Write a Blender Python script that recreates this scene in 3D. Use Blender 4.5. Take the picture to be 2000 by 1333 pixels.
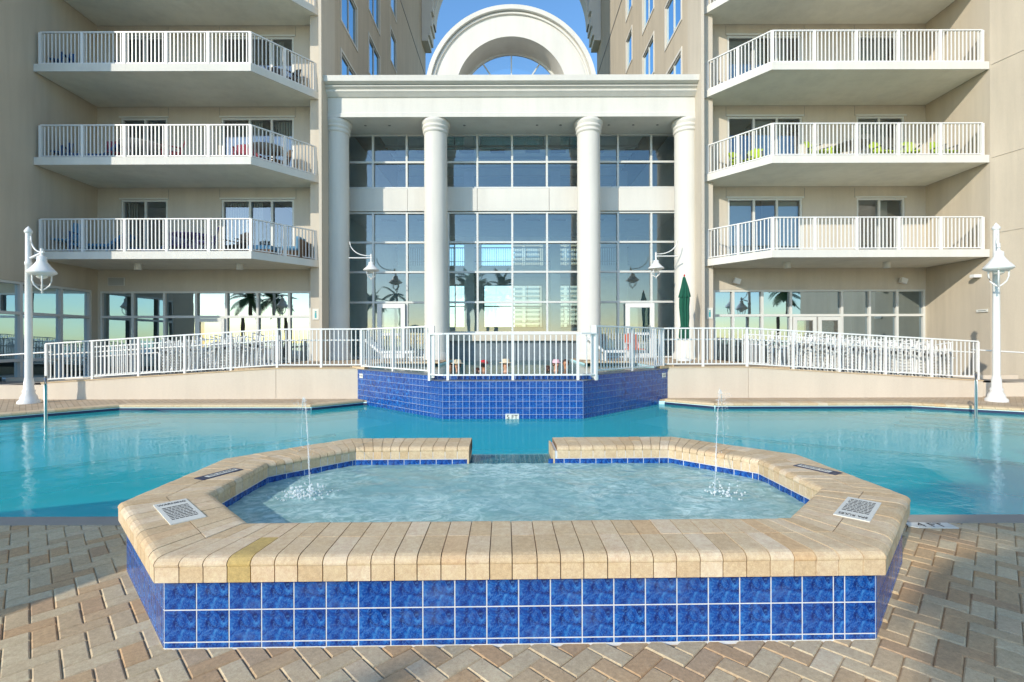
import bpy, bmesh, math, random
from mathutils import Vector, Matrix
R = math.radians
random.seed(7)
for o in list(bpy.data.objects): bpy.data.objects.remove(o)
S = bpy.context.scene
C = S.collection
# ------------------------------------------------------------------ camera
H = 1.48
cam = bpy.data.cameras.new('camera'); cam.sensor_width = 36.0; cam.lens = 17.1
cam.clip_start = 0.05; cam.clip_end = 6000
co = bpy.data.objects.new('camera', cam); C.objects.link(co)
co.matrix_world = Matrix.Translation((0, 0, H)) @ Matrix.Rotation(R(90), 4, 'X') @ Matrix.Rotation(-0.0025, 4, 'Z')
S.camera = co
# ------------------------------------------------------------------ light
AZ, EL = R(39.5), R(24.3)           # sun stands behind the camera to the left
sdir = Vector((-math.sin(AZ)*math.cos(EL), -math.cos(AZ)*math.cos(EL), math.sin(EL)))
W = bpy.data.worlds.new("World"); S.world = W; W.use_nodes = True
nt = W.node_tree; nt.nodes.clear()
sky = nt.nodes.new('ShaderNodeTexSky'); sky.sky_type = 'NISHITA'; sky.sun_disc = False
sky.sun_elevation = EL; sky.sun_rotation = math.atan2(sdir.x, sdir.y)
sky.air_density = 1.0; sky.dust_density = 0.15; sky.ozone_density = 1.3
bg = nt.nodes.new('ShaderNodeBackground'); bg.inputs[1].default_value = 0.15
wo = nt.nodes.new('ShaderNodeOutputWorld')
hs_ = nt.nodes.new('ShaderNodeHueSaturation'); hs_.inputs['Saturation'].default_value = 1.22
nt.links.new(sky.outputs[0], hs_.inputs['Color']); nt.links.new(hs_.outputs[0], bg.inputs[0]); nt.links.new(bg.outputs[0], wo.inputs[0])
sl = bpy.data.lights.new('sun', 'SUN'); sl.energy = 2.1; sl.angle = R(0.5); sl.color = (1.0, 0.91, 0.77)
so = bpy.data.objects.new('sun', sl); C.objects.link(so)
so.rotation_euler = sdir.to_track_quat('Z', 'Y').to_euler(); so.location = (-20, -20, 30)
S.view_settings.view_transform = 'Standard'; S.view_settings.look = 'None'
S.view_settings.gamma = 1.0; S.view_settings.use_curve_mapping = False
S.view_settings.exposure = 0.97
cy = S.cycles
cy.max_bounces = 10; cy.transparent_max_bounces = 24; cy.glossy_bounces = 5; cy.diffuse_bounces = 5
cy.caustics_reflective = False; cy.caustics_refractive = False
cy.sample_clamp_indirect = 6.0
cy.use_denoising = True

# ------------------------------------------------------------------ material helpers
def newmat(n):
    m = bpy.data.materials.new(n); m.use_nodes = True
    t = m.node_tree; b = t.nodes['Principled BSDF']
    return m, t, b
def N(t, k, **kw):
    n = t.nodes.new(k)
    for a, v in kw.items():
        if a.startswith('i_'):
            n.inputs[a[2:].replace('_', ' ')].default_value = v
        else: setattr(n, a, v)
    return n
def ramp(t, fac, stops):
    r = t.nodes.new('ShaderNodeValToRGB'); e = r.color_ramp.elements
    while len(e) < len(stops): e.new(0.5)
    for x, (p, c) in zip(e, stops): x.position = p; x.color = (*c, 1)
    t.links.new(fac, r.inputs[0]); return r.outputs[0]
def mixc(t, f, a, b, mode='MIX'):
    n = t.nodes.new('ShaderNodeMix'); n.data_type = 'RGBA'; n.blend_type = mode
    for s, v in ((n.inputs[0], f), (n.inputs[6], a), (n.inputs[7], b)):
        if hasattr(v, 'is_output'): t.links.new(v, s)
        elif isinstance(v, (int, float)): s.default_value = v
        else: s.default_value = (*v, 1)
    return n.outputs[2]
def bump(t, b, h, st, dist=0.01):
    n = N(t, 'ShaderNodeBump'); n.inputs['Strength'].default_value = st; n.inputs['Distance'].default_value = dist
    t.links.new(h, n.inputs['Height']); t.links.new(n.outputs[0], b.inputs['Normal'])
def noise(t, scale, detail=4, rough=0.55, vec=None, dist=0):
    n = N(t, 'ShaderNodeTexNoise'); n.inputs['Scale'].default_value = scale; n.inputs['Detail'].default_value = detail
    n.inputs['Roughness'].default_value = rough; n.inputs['Distortion'].default_value = dist
    if vec is not None: t.links.new(vec, n.inputs['Vector'])
    return n.outputs[0]
def geo(t): return N(t, 'ShaderNodeNewGeometry').outputs['Position']
def objc(t): return N(t, 'ShaderNodeTexCoord').outputs['Object']
def mapping(t, v, sc, rot=(0, 0, 0)):
    m = N(t, 'ShaderNodeMapping'); m.inputs['Scale'].default_value = sc; m.inputs['Rotation'].default_value = rot
    t.links.new(v, m.inputs[0]); return m.outputs[0]
def plain(n, col, rough=0.5, metal=0.0, var=0.12, scale=3.0, bs=0.0, bsc=60, spec=0.5):
    m, t, b = newmat(n)
    g = geo(t); f = noise(t, scale, 5, 0.6, g)
    c = mixc(t, f, [x*(1-var) for x in col], [min(1, x*(1+var)) for x in col])
    t.links.new(c, b.inputs['Base Color']); b.inputs['Roughness'].default_value = rough
    b.inputs['Metallic'].default_value = metal; b.inputs['Specular IOR Level'].default_value = spec
    if bs: bump(t, b, noise(t, bsc, 3, 0.6, g), bs, 0.005)
    return m
def stucco(n, col, dirt=0.18):
    m, t, b = newmat(n); g = geo(t)
    big = noise(t, 0.35, 5, 0.6, g)
    streak = noise(t, 1.0, 5, 0.65, mapping(t, g, (2.2, 2.2, 0.18)))
    c = mixc(t, ramp(t, big, [(0.3, (0, 0, 0)), (0.75, (1, 1, 1))]), [x*(1-0.06) for x in col], [min(1, x*1.05) for x in col])
    c = mixc(t, ramp(t, streak, [(0.42, (0, 0, 0)), (0.8, (dirt*2,)*3)]), c, [x*0.68 for x in col])
    fine = noise(t, 90, 2, 0.7, g)
    c = mixc(t, 0.12, c, ramp(t, fine, [(0.3, (0.1, 0.1, 0.1)), (0.7, (0.9, 0.9, 0.9))]), 'OVERLAY')
    t.links.new(c, b.inputs['Base Color']); b.inputs['Roughness'].default_value = 0.9
    b.inputs['Specular IOR Level'].default_value = 0.2
    bump(t, b, noise(t, 55, 4, 0.7, g), 0.35, 0.01)
    return m
M = {}
M['stucco'] = stucco('beige_stucco', (0.53, 0.465, 0.365), 0.28)
M['stucco2'] = stucco('pale_stucco', (0.565, 0.51, 0.42), 0.22)
M['trim'] = stucco('cream_trim', (0.67, 0.655, 0.60), 0.16)
M['white'] = plain('white_paint', (0.72, 0.72, 0.70), 0.38, var=0.05)
M['frame'] = plain('window_frame', (0.62, 0.63, 0.60), 0.4, var=0.05)
M['slab'] = stucco('painted_concrete', (0.76, 0.74, 0.64), 0.22)
M['wallbase'] = stucco('ramp_wall_stucco', (0.62, 0.54, 0.44), 0.16)
M['dark'] = plain('dark_rubber', (0.03, 0.03, 0.03), 0.6)
M['black'] = plain('black_print', (0.012, 0.012, 0.014), 0.5)
M['navy'] = plain('navy_print', (0.01, 0.02, 0.07), 0.4)
M['steel'] = plain('stainless_steel', (0.5, 0.49, 0.47), 0.28, 1.0)
M['grey'] = plain('grey_metal', (0.22, 0.22, 0.21), 0.5)
M['interior'] = plain('interior_plaster', (0.80, 0.83, 0.82), 0.8)
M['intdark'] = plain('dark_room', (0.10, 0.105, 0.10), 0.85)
M['blue_fab'] = plain('blue_cushion', (0.03, 0.16, 0.33), 0.85)
M['sky_fab'] = plain('pale_blue_cushion', (0.10, 0.26, 0.42), 0.85)
M['blue_pl'] = plain('blue_plastic', (0.01, 0.07, 0.22), 0.5)
M['purple'] = plain('dark_violet_metal', (0.05, 0.03, 0.16), 0.5)
M['red_fab'] = plain('dusky_red_fabric', (0.30, 0.06, 0.08), 0.85)
M['green_fab'] = plain('lime_fabric', (0.34, 0.46, 0.03), 0.85)
M['wicker'] = plain('brown_wicker', (0.13, 0.075, 0.04), 0.8, bs=0.6, bsc=40)
M['umb'] = plain('green_canvas', (0.003, 0.085, 0.05), 0.85, var=0.3, scale=6)
M['wood'] = plain('pole_wood', (0.45, 0.33, 0.20), 0.6)
M['curtain'] = plain('vertical_blind', (0.50, 0.50, 0.46), 0.8)
M['sand'] = plain('beach_sand', (0.62, 0.56, 0.46), 0.95, var=0.08, bs=0.3, bsc=3)
M['plasterS'] = plain('spa_plaster', (0.55, 0.75, 0.73), 0.7)
M['skin1'] = plain('tanned_skin', (0.50, 0.24, 0.13), 0.5)
M['skin2'] = plain('light_skin', (0.62, 0.34, 0.22), 0.5)
M['red'] = plain('red_cap', (0.45, 0.01, 0.02), 0.7)
M['pink'] = plain('pink_cap', (0.75, 0.45, 0.50), 0.7)
M['straw'] = plain('straw_hat', (0.62, 0.52, 0.36), 0.8)
M['hair'] = plain('brown_hair', (0.06, 0.025, 0.015), 0.6)
M['orange'] = plain('orange_towel', (0.6, 0.12, 0.04), 0.9)
M['bark'] = plain('palm_bark', (0.16, 0.12, 0.085), 0.95, var=0.35, scale=9, bs=0.8, bsc=14)
M['leaf'] = plain('palm_leaf', (0.05, 0.11, 0.03), 0.55, var=0.5, scale=2)
M['trough'] = plain('wet_grey_stone', (0.14, 0.15, 0.17), 0.35, var=0.3, scale=12)
M['grout'] = plain('white_grout', (0.62, 0.64, 0.66), 0.8, var=0.22, scale=8)
M['grout2'] = plain('bluish_grout', (0.44, 0.50, 0.60), 0.8, var=0.35, scale=5)
M['scrub'] = plain('coastal_scrub', (0.12, 0.14, 0.075), 0.95, var=0.4, scale=0.3)
M['teal'] = plain('teal_print', (0.05, 0.35, 0.38), 0.5)
M['lens'] = plain('lamp_glass', (0.75, 0.74, 0.68), 0.25)
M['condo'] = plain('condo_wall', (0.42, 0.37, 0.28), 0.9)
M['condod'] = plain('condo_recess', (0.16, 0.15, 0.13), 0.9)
M['signplate'] = plain('sign_plate', (0.66, 0.66, 0.60), 0.55, var=0.08, scale=30)
M['strip'] = plain('vinyl_strip', (0.16, 0.19, 0.21), 0.35, var=0.35, scale=5)

# glazed tile
def tile_mat():
    m, t, b = newmat('blue_glazed_tile'); o = objc(t)
    wv = noise(t, 10, 6, 0.62, o, 1.8)
    c = ramp(t, wv, [(0.32, (0.001, 0.008, 0.065)), (0.44, (0.002, 0.028, 0.18)), (0.54, (0.004, 0.075, 0.34)), (0.66, (0.03, 0.20, 0.52))])
    v = N(t, 'ShaderNodeTexNoise'); v.inputs['Scale'].default_value = 24; v.inputs['Detail'].default_value = 3; v.inputs['Distortion'].default_value = 2.5
    t.links.new(o, v.inputs['Vector'])
    d = N(t, 'ShaderNodeMath', operation='SUBTRACT'); t.links.new(v.outputs[0], d.inputs[0]); d.inputs[1].default_value = 0.5
    a = N(t, 'ShaderNodeMath', operation='ABSOLUTE'); t.links.new(d.outputs[0], a.inputs[0])
    vein = ramp(t, a.outputs[0], [(0.0, (0.55,)*3), (0.035, (0, 0, 0))])
    c = mixc(t, vein, c, (0.09, 0.27, 0.60))
    oi = N(t, 'ShaderNodeObjectInfo')
    c = mixc(t, ramp(t, oi.outputs['Random'], [(0, (0.0,)*3), (1, (0.28,)*3)]), c, (0.01, 0.03, 0.20))
    g = geo(t); lime = noise(t, 3.5, 6, 0.7, mapping(t, g, (1, 1, 2.2)))
    c = mixc(t, ramp(t, lime, [(0.52, (0,)*3), (0.85, (0.26,)*3)]), c, (0.24, 0.33, 0.48))
    t.links.new(c, b.inputs['Base Color']); t.links.new(ramp(t, lime, [(0.3, (0.10,)*3), (0.8, (0.42,)*3)]), b.inputs['Roughness'])
    bump(t, b, wv, 0.12, 0.004)
    return m
M['tile'] = tile_mat()
def rnd(t):
    oi = N(t, 'ShaderNodeObjectInfo').outputs['Random']; gi = N(t, 'ShaderNodeNewGeometry').outputs['Random Per Island']
    a = N(t, 'ShaderNodeMath', operation='ADD'); t.links.new(oi, a.inputs[0]); t.links.new(gi, a.inputs[1])
    f = N(t, 'ShaderNodeMath', operation='FRACT'); t.links.new(a.outputs[0], f.inputs[0]); return f.outputs[0]
def brick_mat(n, stops, rough=0.85, bs=0.5, stain=(0.30, 0.22, 0.13), fade=0.35):
    m, t, b = newmat(n); g = geo(t)
    c = ramp(t, rnd(t), stops)
    f1 = noise(t, 9, 6, 0.65, g); f2 = noise(t, 45, 4, 0.7, g)
    c = mixc(t, ramp(t, f1, [(0.35, (0, 0, 0)), (0.75, (fade,)*3)]), c, stain)
    c = mixc(t, 0.30, c, ramp(t, f2, [(0.3, (0.22,)*3), (0.7, (0.78,)*3)]), 'OVERLAY')
    speck = noise(t, 220, 2, 0.8, g)
    c = mixc(t, 0.22, c, ramp(t, speck, [(0.3, (0.15,)*3), (0.7, (0.85,)*3)]), 'OVERLAY')
    t.links.new(c, b.inputs['Base Color']); b.inputs['Roughness'].default_value = rough
    b.inputs['Specular IOR Level'].default_value = 0.3
    ad = N(t, 'ShaderNodeMath', operation='ADD'); t.links.new(f2, ad.inputs[0]); t.links.new(speck, ad.inputs[1])
    bump(t, b, ad.outputs[0], bs, 0.003)
    return m
M['paver'] = brick_mat('brick_paver', [(0, (0.58, 0.45, 0.275)), (0.35, (0.66, 0.53, 0.335)), (0.6, (0.55, 0.40, 0.235)), (0.8, (0.58, 0.37, 0.19)), (0.92, (0.48, 0.32, 0.185)), (1, (0.70, 0.57, 0.375))])
M['coping'] = brick_mat('coping_brick', [(0, (0.58, 0.45, 0.285)), (0.4, (0.64, 0.51, 0.34)), (0.7, (0.54, 0.40, 0.24)), (0.9, (0.69, 0.575, 0.42)), (1, (0.59, 0.40, 0.22))], bs=0.25, stain=(0.50, 0.34, 0.18), fade=0.5)
M['coping_y'] = brick_mat('yellowed_coping_brick', [(0, (0.50, 0.36, 0.13)), (1, (0.48, 0.35, 0.14))], bs=0.25, fade=0.2)
M['joint'] = plain('sandy_joint', (0.36, 0.26, 0.16), 0.95, var=0.4, scale=30)
M['jointc'] = plain('coping_mortar', (0.28, 0.19, 0.12), 0.95, var=0.5, scale=12)
M['stripc'] = plain('edge_concrete', (0.34, 0.30, 0.25), 0.85, var=0.12, scale=6, bs=0.3)
def deck_mat():
    m, t, b = newmat('far_deck_pavers'); g = geo(t)
    br = N(t, 'ShaderNodeTexBrick'); t.links.new(mapping(t, g, (1, 1, 1), (0, 0, R(45))), br.inputs[0])
    br.inputs['Scale'].default_value = 1.0; br.inputs['Brick Width'].default_value = 0.2; br.inputs['Row Height'].default_value = 0.1
    br.inputs['Mortar Size'].default_value = 0.006; br.inputs['Color1'].default_value = (0.52, 0.41, 0.28, 1)
    br.inputs['Color2'].default_value = (0.42, 0.31, 0.20, 1); br.inputs['Mortar'].default_value = (0.24, 0.18, 0.12, 1)
    c = mixc(t, ramp(t, noise(t, 1.5, 5, 0.6, g), [(0.4, (0,)*3), (0.75, (0.45,)*3)]), br.outputs[0], (0.38, 0.26, 0.16))
    t.links.new(c, b.inputs['Base Color']); b.inputs['Roughness'].default_value = 0.9
    return m
M['deck'] = deck_mat()
def glass(n, tint, refl, gl=(0.9, 0.95, 1.0)):
    m = bpy.data.materials.new(n); m.use_nodes = True; t = m.node_tree; t.nodes.clear()
    tr = N(t, 'ShaderNodeBsdfTransparent'); tr.inputs[0].default_value = (*tint, 1)
    g = N(t, 'ShaderNodeBsdfGlossy'); g.inputs['Roughness'].default_value = 0.0; g.inputs[0].default_value = (*gl, 1)
    nb = N(t, 'ShaderNodeBump'); nb.inputs['Strength'].default_value = 0.03; nb.inputs['Distance'].default_value = 0.05
    t.links.new(noise(t, 1.3, 1, 0.5, geo(t)), nb.inputs['Height']); t.links.new(nb.outputs[0], g.inputs['Normal'])
    fr = N(t, 'ShaderNodeFresnel'); fr.inputs[0].default_value = 1.5
    mr = N(t, 'ShaderNodeMapRange'); t.links.new(fr.outputs[0], mr.inputs[0]); mr.inputs[3].default_value = refl; mr.inputs[4].default_value = 1.0
    mx = N(t, 'ShaderNodeMixShader'); t.links.new(mr.outputs[0], mx.inputs[0]); t.links.new(tr.outputs[0], mx.inputs[1]); t.links.new(g.outputs[0], mx.inputs[2])
    o = N(t, 'ShaderNodeOutputMaterial'); t.links.new(mx.outputs[0], o.inputs[0]); return m
M['glass'] = glass('window_glass', (0.74, 0.82, 0.82), 0.17)
M['glassL'] = glass('coated_glass', (0.40, 0.50, 0.50), 0.42, (0.70, 0.88, 1.0))
M['glassC'] = glass('lobby_glass', (0.82, 0.92, 0.92), 0.15, (0.92, 0.94, 0.92))
M['glassT'] = glass('tower_window_glass', (0.30, 0.40, 0.42), 0.55, (0.7, 0.9, 1.0))
def water(n, bs, sc, foam=0.0, vol=(0.25, 0.80, 0.90), dens=0.6, dist=0.02, stretch=(1, 1, 1), ior=1.22, fcol=(0.62, 0.83, 0.80), body=0.0, bcol=(0, 0, 0)):
    m = bpy.data.materials.new(n); m.use_nodes = True; t = m.node_tree; t.nodes.clear(); g = geo(t)
    v = mapping(t, g, stretch)
    h1 = noise(t, sc, 4, 0.55, v, 0.6); h2 = noise(t, sc*0.22, 3, 0.5, v, 0.3)
    ad = N(t, 'ShaderNodeMath', operation='MULTIPLY_ADD'); t.links.new(h2, ad.inputs[0]); ad.inputs[1].default_value = 2.2; t.links.new(h1, ad.inputs[2])
    nb = N(t, 'ShaderNodeBump'); nb.inputs['Strength'].default_value = bs; nb.inputs['Distance'].default_value = dist
    t.links.new(ad.outputs[0], nb.inputs['Height'])
    gl = N(t, 'ShaderNodeBsdfGlossy'); gl.inputs['Roughness'].default_value = 0.02; t.links.new(nb.outputs[0], gl.inputs['Normal'])
    tr = N(t, 'ShaderNodeBsdfTransparent'); tr.inputs[0].default_value = (0.93, 0.98, 0.98, 1)
    under = tr.outputs[0]
    if body:
        bd = N(t, 'ShaderNodeBsdfDiffuse'); bd.inputs[0].default_value = (*bcol, 1)
        bm_ = N(t, 'ShaderNodeMixShader'); bm_.inputs[0].default_value = body; t.links.new(tr.outputs[0], bm_.inputs[1]); t.links.new(bd.outputs[0], bm_.inputs[2]); under = bm_.outputs[0]
    if foam:
        d = N(t, 'ShaderNodeBsdfDiffuse'); d.inputs[0].default_value = (*fcol, 1); t.links.new(nb.outputs[0], d.inputs['Normal'])
        f = noise(t, 7, 7, 0.72, mapping(t, g, (1, 1.3, 1)), 1.8)
        f2 = noise(t, 1.1, 3, 0.6, g)
        mu = N(t, 'ShaderNodeMath', operation='MULTIPLY'); t.links.new(ramp(t, f, [(0.42, (0.04,)*3), (0.66, (1,)*3)]), mu.inputs[0])
        t.links.new(ramp(t, f2, [(0.35, (0.15*foam,)*3), (0.62, (foam,)*3)]), mu.inputs[1])
        mm = N(t, 'ShaderNodeMixShader'); t.links.new(mu.outputs[0], mm.inputs[0]); t.links.new(under, mm.inputs[1]); t.links.new(d.outputs[0], mm.inputs[2])
        under = mm.outputs[0]
    fr = N(t, 'ShaderNodeFresnel'); fr.inputs[0].default_value = ior
    mx = N(t, 'ShaderNodeMixShader'); t.links.new(fr.outputs[0], mx.inputs[0]); t.links.new(under, mx.inputs[1]); t.links.new(gl.outputs[0], mx.inputs[2])
    o = N(t, 'ShaderNodeOutputMaterial'); t.links.new(mx.outputs[0], o.inputs[0])
    if dens:
        va = N(t, 'ShaderNodeVolumeAbsorption'); va.inputs[0].default_value = (*vol, 1); va.inputs[1].default_value = dens
        t.links.new(va.outputs[0], o.inputs['Volume'])
    return m
M['water'] = water('pool_water', 0.24, 5.0, vol=(0.0, 0.93, 0.965), dens=0.30, ior=1.24, body=0.46, bcol=(0.045, 0.78, 0.83))
M['waterS'] = water('spa_water', 0.30, 7.0, foam=0.95, dens=0, ior=1.16, body=0.48, bcol=(0.40, 0.74, 0.71))
M['waterU'] = water('upper_pool_water', 0.2, 6.0, dens=0, body=0.3, bcol=(0.05, 0.4, 0.38))
M['waterSea'] = plain('sea', (0.02, 0.14, 0.19), 0.12, bs=0.8, bsc=0.6)
def pool_floor():
    m, t, b = newmat('pool_plaster'); g = geo(t)
    c = mixc(t, noise(t, 1.2, 4, 0.6, g), (0.55, 0.86, 0.88), (0.62, 0.90, 0.92))
    t.links.new(c, b.inputs['Base Color']); b.inputs['Roughness'].default_value = 0.8; return m
M['plaster'] = pool_floor()
m = bpy.data.materials.new('spray'); m.use_nodes = True; t = m.node_tree; t.nodes.clear()
a = N(t, 'ShaderNodeBsdfTransparent'); d = N(t, 'ShaderNodeBsdfPrincipled'); d.inputs['Base Color'].default_value = (0.92, 0.96, 0.97, 1); d.inputs['Roughness'].default_value = 0.15
x = N(t, 'ShaderNodeMixShader'); x.inputs[0].default_value = 0.30; o_ = N(t, 'ShaderNodeOutputMaterial')
t.links.new(a.outputs[0], x.inputs[1]); t.links.new(d.outputs[0], x.inputs[2]); t.links.new(x.outputs[0], o_.inputs[0]); M['spray'] = m

# ------------------------------------------------------------------ geometry helpers
class MB:
    def __init__(s): s.v = []; s.f = []; s.sm = []
    def add(s, vs, fs, smooth=False):
        b = len(s.v); s.v += [tuple(p) for p in vs]
        s.f += [tuple(b+i for i in f) for f in fs]; s.sm += [smooth]*len(fs); return s
    def box(s, x0, x1, y0, y1, z0, z1, mat=None):
        vs = [Vector((x, y, z)) for z in (z0, z1) for y in (y0, y1) for x in (x0, x1)]
        if mat is not None: vs = [mat @ v for v in vs]
        return s.add(vs, [(0, 2, 3, 1), (4, 5, 7, 6), (0, 1, 5, 4), (2, 6, 7, 3), (0, 4, 6, 2), (1, 3, 7, 5)])
    def bar(s, a, b, w, h=None, up=Vector((0, 0, 1))):
        a = Vector(a); b = Vector(b); h = h or w; d = (b-a); L = d.length
        if L < 1e-6: return s
        d.normalize(); side = d.cross(up)
        if side.length < 1e-4: side = d.cross(Vector((0, 1, 0)))
        side.normalize(); u = side.cross(d)
        vs = [p + side*sx*w/2 + u*sz*h/2 for p in (a, b) for sx, sz in ((-1, -1), (1, -1), (1, 1), (-1, 1))]
        return s.add(vs, [(3, 2, 1, 0), (4, 5, 6, 7), (0, 1, 5, 4), (1, 2, 6, 5), (2, 3, 7, 6), (3, 0, 4, 7)])
    def tube(s, pts, r, n=8):
        pts = [Vector(p) for p in pts]; rs = r if isinstance(r, (list, tuple)) else [r]*len(pts)
        vs = []; fs = []
        for i, p in enumerate(pts):
            d = (pts[min(i+1, len(pts)-1)] - pts[max(i-1, 0)]).normalized()
            ref = Vector((0, 0, 1)) if abs(d.z) < 0.95 else Vector((0, 1, 0))
            a = d.cross(ref).normalized(); b = a.cross(d)
            for k in range(n):
                t = 2*math.pi*k/n; vs.append(p + (a*math.cos(t) + b*math.sin(t))*rs[i])
        for i in range(len(pts)-1):
            for k in range(n):
                q = (k+1) % n; fs.append((i*n+k, i*n+q, (i+1)*n+q, (i+1)*n+k))
        s.add(vs, fs, True)
        s.add(vs[:n], [tuple(reversed(range(n)))]); s.add(vs[-n:], [tuple(range(n))]); return s
    def lathe(s, c, prof, n=24, flute=0):
        c = Vector(c); vs = []; fs = []
        for r, z in prof:
            for k in range(n):
                t = 2*math.pi*k/n; rr = r*(1 - (flute if k % 2 else 0))
                vs.append(c + Vector((rr*math.cos(t), rr*math.sin(t), z)))
        for i in range(len(prof)-1):
            for k in range(n):
                q = (k+1) % n; fs.append((i*n+k, i*n+q, (i+1)*n+q, (i+1)*n+k))
        return s.add(vs, fs, True)
    def prism(s, poly, z0, z1):
        n = len(poly); vs = [(x, y, z0) for x, y in poly] + [(x, y, z1) for x, y in poly]
        area = sum(poly[i][0]*poly[(i+1) % n][1] - poly[(i+1) % n][0]*poly[i][1] for i in range(n))
        fs = [tuple(reversed(range(n))), tuple(range(n, 2*n))] + [(i, (i+1) % n, n+(i+1) % n, n+i) for i in range(n)]
        if area < 0: fs = [tuple(reversed(f)) for f in fs]
        return s.add(vs, fs)
    def quad(s, *p): return s.add(p, [(0, 1, 2, 3)])
    def profx(s, prof, x0, x1):    # profile of (y,z), swept along X
        n = len(prof); vs = [(x0, y, z) for y, z in prof] + [(x1, y, z) for y, z in prof]
        return s.add(vs, [(i, (i+1) % n, n+(i+1) % n, n+i) for i in range(n)] + [tuple(reversed(range(n))), tuple(range(n, 2*n))])
    def mesh(s, name):
        me = bpy.data.meshes.new(name); me.from_pydata(s.v, [], s.f); me.polygons.foreach_set('use_smooth', s.sm); me.update(); return me
    def build(s, name, mat, parent=None, fix=False):
        me = s.mesh(name)
        if fix:
            b = bmesh.new(); b.from_mesh(me); bmesh.ops.recalc_face_normals(b, faces=b.faces); b.to_mesh(me); b.free()
        me.materials.append(M[mat] if isinstance(mat, str) else mat)
        return link(name, me, parent)
def link(name, data, parent=None, loc=(0, 0, 0), rz=0.0):
    o = bpy.data.objects.new(name, data); C.objects.link(o)
    o.location = loc; o.rotation_euler = (0, 0, rz)
    if parent is not None: o.parent = parent
    return o
def tag(o, label=None, cat=None, group=None, kind=None):
    for k, v in (('label', label), ('category', cat), ('group', group), ('kind', kind)):
        if v: o[k] = v
    return o
def empty(name, loc=(0, 0, 0), rz=0.0, **kw):
    o = link(name, None, None, loc, rz); o.empty_display_size = 0.2; return tag(o, **kw)
def kids(o): return [c for c in bpy.data.objects if c.parent == o]
def copy_tree(o, parent=None):
    cmap = {}
    def rec(x, p):
        c = x.copy(); C.objects.link(c); c.parent = p
        for ch in list(KID.get(x.name, [])): rec(ch, c)
        return c
    return rec(o, parent)
KID = {}
def index_kids():
    KID.clear()
    for o in bpy.data.objects:
        if o.parent: KID.setdefault(o.parent.name, []).append(o)
def share(name, me, parent, loc, rz=0.0): return link(name, me, parent, loc, rz)
def setmat(me, m): me.materials.append(M[m]); return me

def subtract(u0, u1, v0, v1, holes):
    us = sorted({u0, u1, *[min(max(h[0], u0), u1) for h in holes], *[min(max(h[1], u0), u1) for h in holes]})
    out = []
    for a, b in zip(us, us[1:]):
        if b-a < 1e-6: continue
        hs = sorted([(h[2], h[3]) for h in holes if h[0] < (a+b)/2 < h[1]])
        z = v0
        for p, q in hs:
            if p > z + 1e-6: out.append((a, b, z, p))
            z = max(z, q)
        if v1 > z + 1e-6: out.append((a, b, z, v1))
    return out
def wall(mb, O, U, Nn, u0, u1, v0, v1, holes=(), reveal=0.14):
    O = Vector(O); U = Vector(U); Nn = Vector(Nn); Z = Vector((0, 0, 1)); P = lambda u, v, w=0: O + U*u + Z*v + Nn*w
    flip = U.cross(Z).dot(Nn) < 0
    def q(*p): mb.quad(*(reversed(p) if flip else p))
    for a, b, c, d in subtract(u0, u1, v0, v1, holes): q(P(a, c), P(b, c), P(b, d), P(a, d))
    for a, b, c, d in holes:
        r = -reveal
        q(P(a, c, r), P(a, c), P(a, d), P(a, d, r)); q(P(b, c), P(b, c, r), P(b, d, r), P(b, d))
        q(P(a, d), P(b, d), P(b, d, r), P(a, d, r)); q(P(a, c, r), P(b, c, r), P(b, c), P(a, c))
def window(parent, O, U, Nn, u0, u1, v0, v1, mu=(), tv=(), gl='glass', fw=0.055, mw=0.05, depth=0.09, out=0.0, name='window', skip=(), mat='frame', label=None):
    O = Vector(O); U = Vector(U); Nn = Vector(Nn); Z = Vector((0, 0, 1))
    mtx = Matrix(((U.x, Nn.x, 0, O.x), (U.y, Nn.y, 0, O.y), (0, 0, 1, O.z), (0, 0, 0, 1)))
    mb = MB(); y1 = out; y0 = out-depth
    mb.box(u0, u0+fw, y0, y1, v0, v1, mtx); mb.box(u1-fw, u1, y0, y1, v0, v1, mtx)
    mb.box(u0+fw, u1-fw, y0, y1-0.001, v0, v0+fw, mtx); mb.box(u0+fw, u1-fw, y0, y1-0.001, v1-fw, v1, mtx)
    for x in mu: mb.box(x-mw/2, x+mw/2, y0, y1-0.002, v0+fw, v1-fw, mtx)
    us = [u0+fw] + sorted(mu) + [u1-fw]
    for z in tv:
        for a, b in zip(us, us[1:]):
            mb.box(a + (mw/2 if a in mu else 0), b - (mw/2 if b in mu else 0), y0, y1-0.004, z-mw/2, z+mw/2, mtx)
    w = mb.build(name, mat, parent, fix=True)
    if label: w['label'] = label
    vs = [v0+fw] + sorted(tv) + [v1-fw]
    for i, (a, b) in enumerate(zip(us, us[1:])):
        for j, (c, d) in enumerate(zip(vs, vs[1:])):
            if (i, j) in skip: continue
            g = MB(); t_ = random.uniform(-0.008, 0.008); s_ = random.uniform(-0.006, 0.006)
            P = lambda u, v, k=0: O + U*u + Z*v + Nn*(y0+0.03+k)
            g.quad(P(a, c, t_), P(b, c, -t_), P(b, d, -t_+s_), P(a, d, t_+s_)); p = g.build('pane', gl, w)
    return w
def curtain(parent, O, U, Nn, u0, u1, v0, v1, w=-0.24, mat='curtain', name='blind'):
    O = Vector(O); U = Vector(U); Nn = Vector(Nn); Z = Vector((0, 0, 1)); mb = MB(); n = max(2, int((u1-u0)/0.09))
    for i in range(n):
        a = u0+(u1-u0)*i/n; b = u0+(u1-u0)*(i+0.92)/n
        p = O+U*a+Nn*w; q = O+U*b+Nn*(w+0.05)
        mb.quad(p+Z*v0, q+Z*v0, q+Z*v1, p+Z*v1)
    return mb.build(name, mat, parent)

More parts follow.
